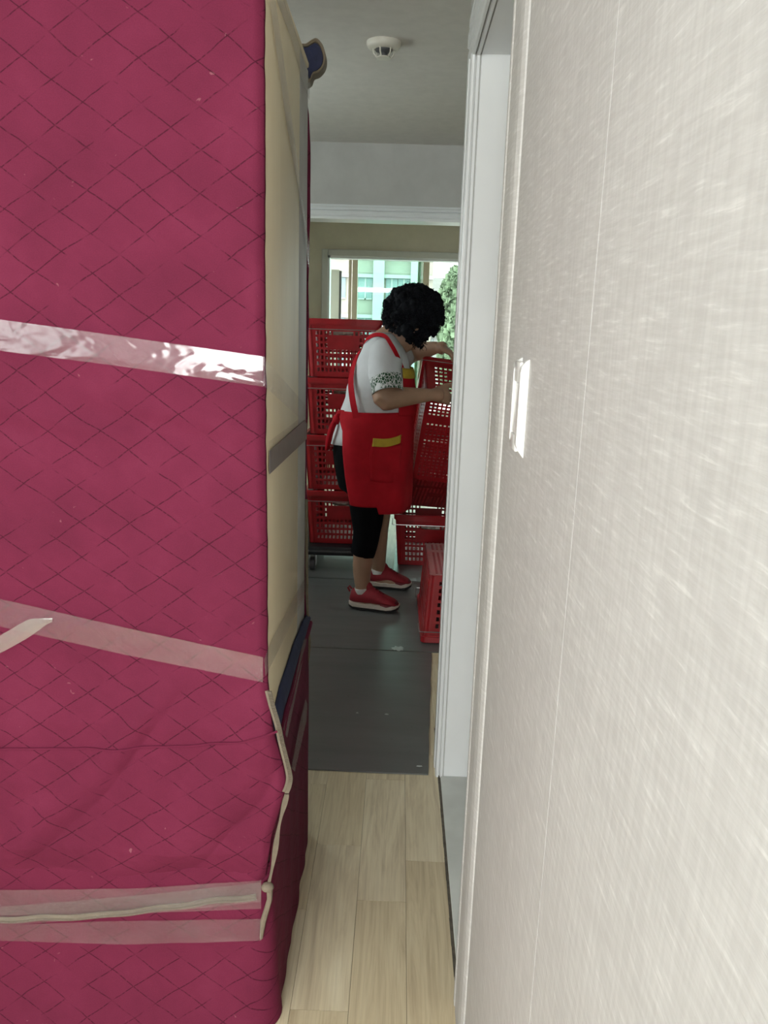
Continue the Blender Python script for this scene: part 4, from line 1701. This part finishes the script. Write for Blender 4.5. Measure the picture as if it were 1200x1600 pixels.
strap([(557, 653, 3.515), (552, 630, 3.52), (549, 608, 3.54), (549, 590, 3.57), (553, 570, 3.62), (561, 550, 3.67)], 0.030, 'strap')
strap([(570, 534, 3.66), (576, 528, 3.625), (588, 523, 3.595), (602, 526, 3.565), (612, 540, 3.500), (621, 557, 3.512), (629, 576, 3.560), (636, 592, 3.585)], 0.018, 'strap')
kt = P3(527, 655, 3.62)
tb = MB()
tb.ell(kt, (0.022, 0.03, 0.024), None, 14, 10)
limb(tb, [kt, kt + Vector((-0.02, -0.02, -0.03)), kt + Vector((-0.035, -0.02, -0.09)), kt + Vector((-0.045, -0.01, -0.14))], [0.014, 0.013, 0.014, 0.009], 8, 3)
limb(tb, [kt, kt + Vector((0.01, -0.02, 0.03)), kt + Vector((0.035, -0.03, 0.028)), kt + Vector((0.03, -0.02, -0.005))], [0.010, 0.014, 0.014, 0.008], 8, 3)
tb.build('apron_tie', M['apron'], ap, o_, True)

# --- hair: a thick curly mass with loose curls
hb = MB()
HB = P3(646, 494)
hb.ell(HB + Vector((0.004, 0, 0.014)), (0.120, 0.100, 0.100), None, 24, 16)
rnd = random.Random(4)
for i in range(150):
    d = Vector((rnd.gauss(0, 1), rnd.gauss(0, 1), rnd.gauss(0, 1))).normalized()
    if d.z < -0.50:
        continue
    p = HB + Vector((d.x * 0.116, d.y * 0.096, d.z * 0.108 + 0.012))
    r_ = 0.018 + 0.014 * rnd.random()
    if p.z < P3(0, 528).z and p.x < P3(626, 528).x:
        continue
    hb.ell(p, (r_, r_, r_), None, 8, 6)
for px, py, Y, r_ in ((639, 528, 3.625, 0.014), (641, 536, 3.62, 0.009), (651, 530, 3.64, 0.022), (655, 541, 3.65, 0.012), (657, 538, 3.75, 0.016), (612, 512, 3.68, 0.030), (613, 517, 3.66, 0.022), (624, 517, 3.62, 0.022), (610, 505, 3.74, 0.035),
                      (675, 515, 3.70, 0.030), (662, 520, 3.66, 0.034), (640, 455, 3.70, 0.026), (648, 452, 3.69, 0.018), (606, 478, 3.68, 0.016), (633, 515, 3.605, 0.026), (640, 522, 3.61, 0.020), (644, 449, 3.70, 0.012), (652, 449, 3.70, 0.010), (611, 471, 3.69, 0.012), (625, 458, 3.69, 0.014), (686, 474, 3.70, 0.016)):
    hb.ell(P3(px, py, Y), (r_, r_, r_ * 1.1), None, 10, 8)
hair = remesh('hair', hb, M['hair'], pr, o_, 0.007, 2, lambda c: 0.013 * noise.noise(c * 42) + 0.010 * noise.noise(c * 110))
cu = MB()
for i in range(1500):
    d = Vector((rnd.gauss(0, 1), rnd.gauss(0, 0.9), rnd.gauss(0, 1))).normalized()
    if d.z < -0.55:
        continue
    p = HB + Vector((d.x * 0.124, d.y * 0.110, d.z * 0.118 + 0.006))
    if p.z < P3(0, 526).z and p.x < P3(630, 526).x:
        continue
    t = d.orthogonal().normalized()
    t.rotate(Matrix.Rotation(rnd.random() * 6.28, 3, d))
    b = d.cross(t)
    rr_ = 0.006 + 0.009 * rnd.random()
    turns = 0.7 + rnd.random() * 0.9
    adv = 0.006 + 0.022 * rnd.random()
    pts = []
    for k in range(11):
        a = turns * 2 * PI * k / 10
        pts.append(p + d * (rr_ * math.sin(a) + adv * k / 10 * 0.6) + t * (rr_ * (1 - math.cos(a))) + b * adv * (k / 10 - 0.5))
    cu.tube(pts, [0.0016 - 0.0009 * k / 10 for k in range(11)], 4)
for i in range(150):                                          # flyaway curls round the outline
    a = rnd.uniform(-0.15, PI + 0.25)
    d = Vector((math.cos(a), rnd.uniform(-0.5, 0.5), math.sin(a))).normalized()
    p = HB + Vector((d.x * 0.118, d.y * 0.10, d.z * 0.112 + 0.008))
    t = Vector((-d.z, rnd.uniform(-0.4, 0.4), d.x)).normalized() * rnd.choice((-1, 1))
    ln, rr_ = rnd.uniform(0.018, 0.042), rnd.uniform(0.005, 0.012)
    cu.tube([p + d * (ln * k / 11 * (1 - 0.35 * k / 11) + rr_ * 0.5 * math.sin(k * 0.8 + i)) + t * (rr_ * math.cos(k * 0.75 + i) + ln * 0.5 * (k / 11) ** 2) for k in range(12)], [0.0019 - 0.0011 * k / 11 for k in range(12)], 4)
for i in range(46):                                           # strands hanging beside the cheek
    a = P3(rnd.uniform(636, 662), rnd.uniform(516, 526), rnd.uniform(3.60, 3.68))
    ln = rnd.uniform(0.03, 0.070)
    pts = [a + Vector((0.010 * math.sin(k * 0.9 + i) + 0.012 * k / 7, 0.006 * math.cos(k * 1.1 + i), -ln * k / 7)) for k in range(8)]
    cu.tube(pts, [0.0026 - 0.0018 * k / 7 for k in range(8)], 4)
cu.build('loose_curls', M['hair'], hair, o_, True, fix=False)['kind'] = 'stuff'


# --- shoes
def shoe(heel, toe, name):
    heel, toe = Vector(heel), Vector(toe)
    d = (toe - heel)
    L = d.length
    d.normalize()
    s = Vector((-d.y, d.x, 0))
    z0 = 0.008
    root = MB()
    ST = [(0.00, 0.018, 0.060), (0.03, 0.030, 0.086), (0.10, 0.037, 0.092), (0.22, 0.040, 0.088), (0.34, 0.041, 0.096), (0.44, 0.041, 0.104), (0.54, 0.041, 0.092), (0.66, 0.045, 0.076), (0.78, 0.046, 0.063), (0.88, 0.042, 0.054), (0.95, 0.032, 0.045), (1.0, 0.014, 0.034)]
    rings = []
    for t, hw_, h in ST:
        c = heel + d * (L * t)
        ring = []
        for k in range(18):
            a = 2 * PI * k / 18
            zz = math.sin(a)
            ww = math.cos(a)
            z = z0 + 0.026 + (h - 0.026) * (0.5 + 0.5 * zz)
            ring.append(c + s * (hw_ * math.copysign(abs(ww) ** 0.7, ww) * (1 - 0.22 * max(0, zz))) + Vector((0, 0, z)))
        rings.append(ring)
    root.loft(rings)
    up = root.build(name, M['shoe'], pr, o_, True)
    for nm, mt_, za, zb, gr_, wav in (('midsole', 'sole', 0.012, 0.028, 0.004, 0.003), ('outsole', 'outsole', 0.0, 0.013, 0.003, 0.0)):
        mb = MB()
        rr = []
        for t, hw_, h in ST:
            c = heel + d * (L * t + (gr_ if t > 0.5 else -gr_) * 0.8)
            rise = 0.012 * max(0, (t - 0.8) / 0.2) ** 1.5 + (0.006 if t < 0.05 else 0)
            zw = wav * math.sin(t * 30)
            h2 = hw_ + gr_ if nm == 'midsole' else hw_ + gr_ - 0.004 * (1 if int(t * 12) % 2 else 0)
            rr.append([c + s * (h2 * q) + Vector((0, 0, z0 + z + rise * (1 if z == za else 0.4))) for q, z in ((-1, za), (1, za), (1.0, zb + zw), (0.7, zb + zw + 0.001), (-0.7, zb + zw + 0.001), (-1.0, zb + zw))])
        mb.loft(rr)
        mb.build(nm, M[mt_], up, o_, True)
    # toe cap overlay, heel tab, laces, tongue
    mb = MB()
    rr = []
    for t, hw_, h in ST[7:]:
        c = heel + d * (L * t)
        rr.append([c + s * ((hw_ + 0.0015) * math.copysign(abs(math.cos(a)) ** 0.7, math.cos(a))) + Vector((0, 0, z0 + 0.026 + (0.02 if t < 0.9 else h - 0.026 + 0.001) * math.sin(a))) for a in [PI * k / 10 for k in range(11)]])
    mb.loft(rr, cap=False, closed=False)
    mb.build('toe_guard', M['shoe_dark'], up, o_, True)
    c = heel + d * (-0.004)
    MB().tube([c + Vector((0, 0, z0 + 0.07)), c - d * 0.010 + Vector((0, 0, z0 + 0.088)), c - d * 0.002 + Vector((0, 0, z0 + 0.098)), c + d * 0.008 + Vector((0, 0, z0 + 0.085))], 0.0045, 8).build('heel_loop', M['shoe'], up, o_, True)
    tg = heel + d * (L * 0.40)
    limb(MB(), [tg + Vector((0, 0, z0 + 0.085)), tg - d * 0.010 + Vector((0, 0, z0 + 0.108)), tg - d * 0.022 + Vector((0, 0, z0 + 0.120))], [0.022, 0.02, 0.012], 10, 3).build('tongue', M['shoe'], up, o_, True)
    for k in range(4):
        q = heel + d * (L * (0.45 + 0.075 * k))
        hh = interp([(a, c_) for a, b, c_ in ST], 0.45 + 0.075 * k)
        MB().tube([q - s * 0.028 + Vector((0, 0, z0 + hh - 0.018)), q + Vector((0, 0, z0 + hh + 0.003)), q + s * 0.028 + d * 0.012 + Vector((0, 0, z0 + hh - 0.018))], 0.0026, 6).build('lace', M['shoe_dark'], up, o_, True)
    return up


shoe((ankn.x - 0.058, 3.565, 0), (ankn.x + 0.170, 3.515, 0), 'shoe')
shoe((ankf.x - 0.055, 3.875, 0), (ankf.x + 0.165, 3.850, 0), 'shoe')
for an_ in (ankn, ankf):
    sleeve([Vector((an_.x - 0.006, an_.y, 0.104)), Vector((an_.x - 0.004, an_.y, 0.080))], [0.034, 0.037], 'sock', 'sock', pr, 0.001)
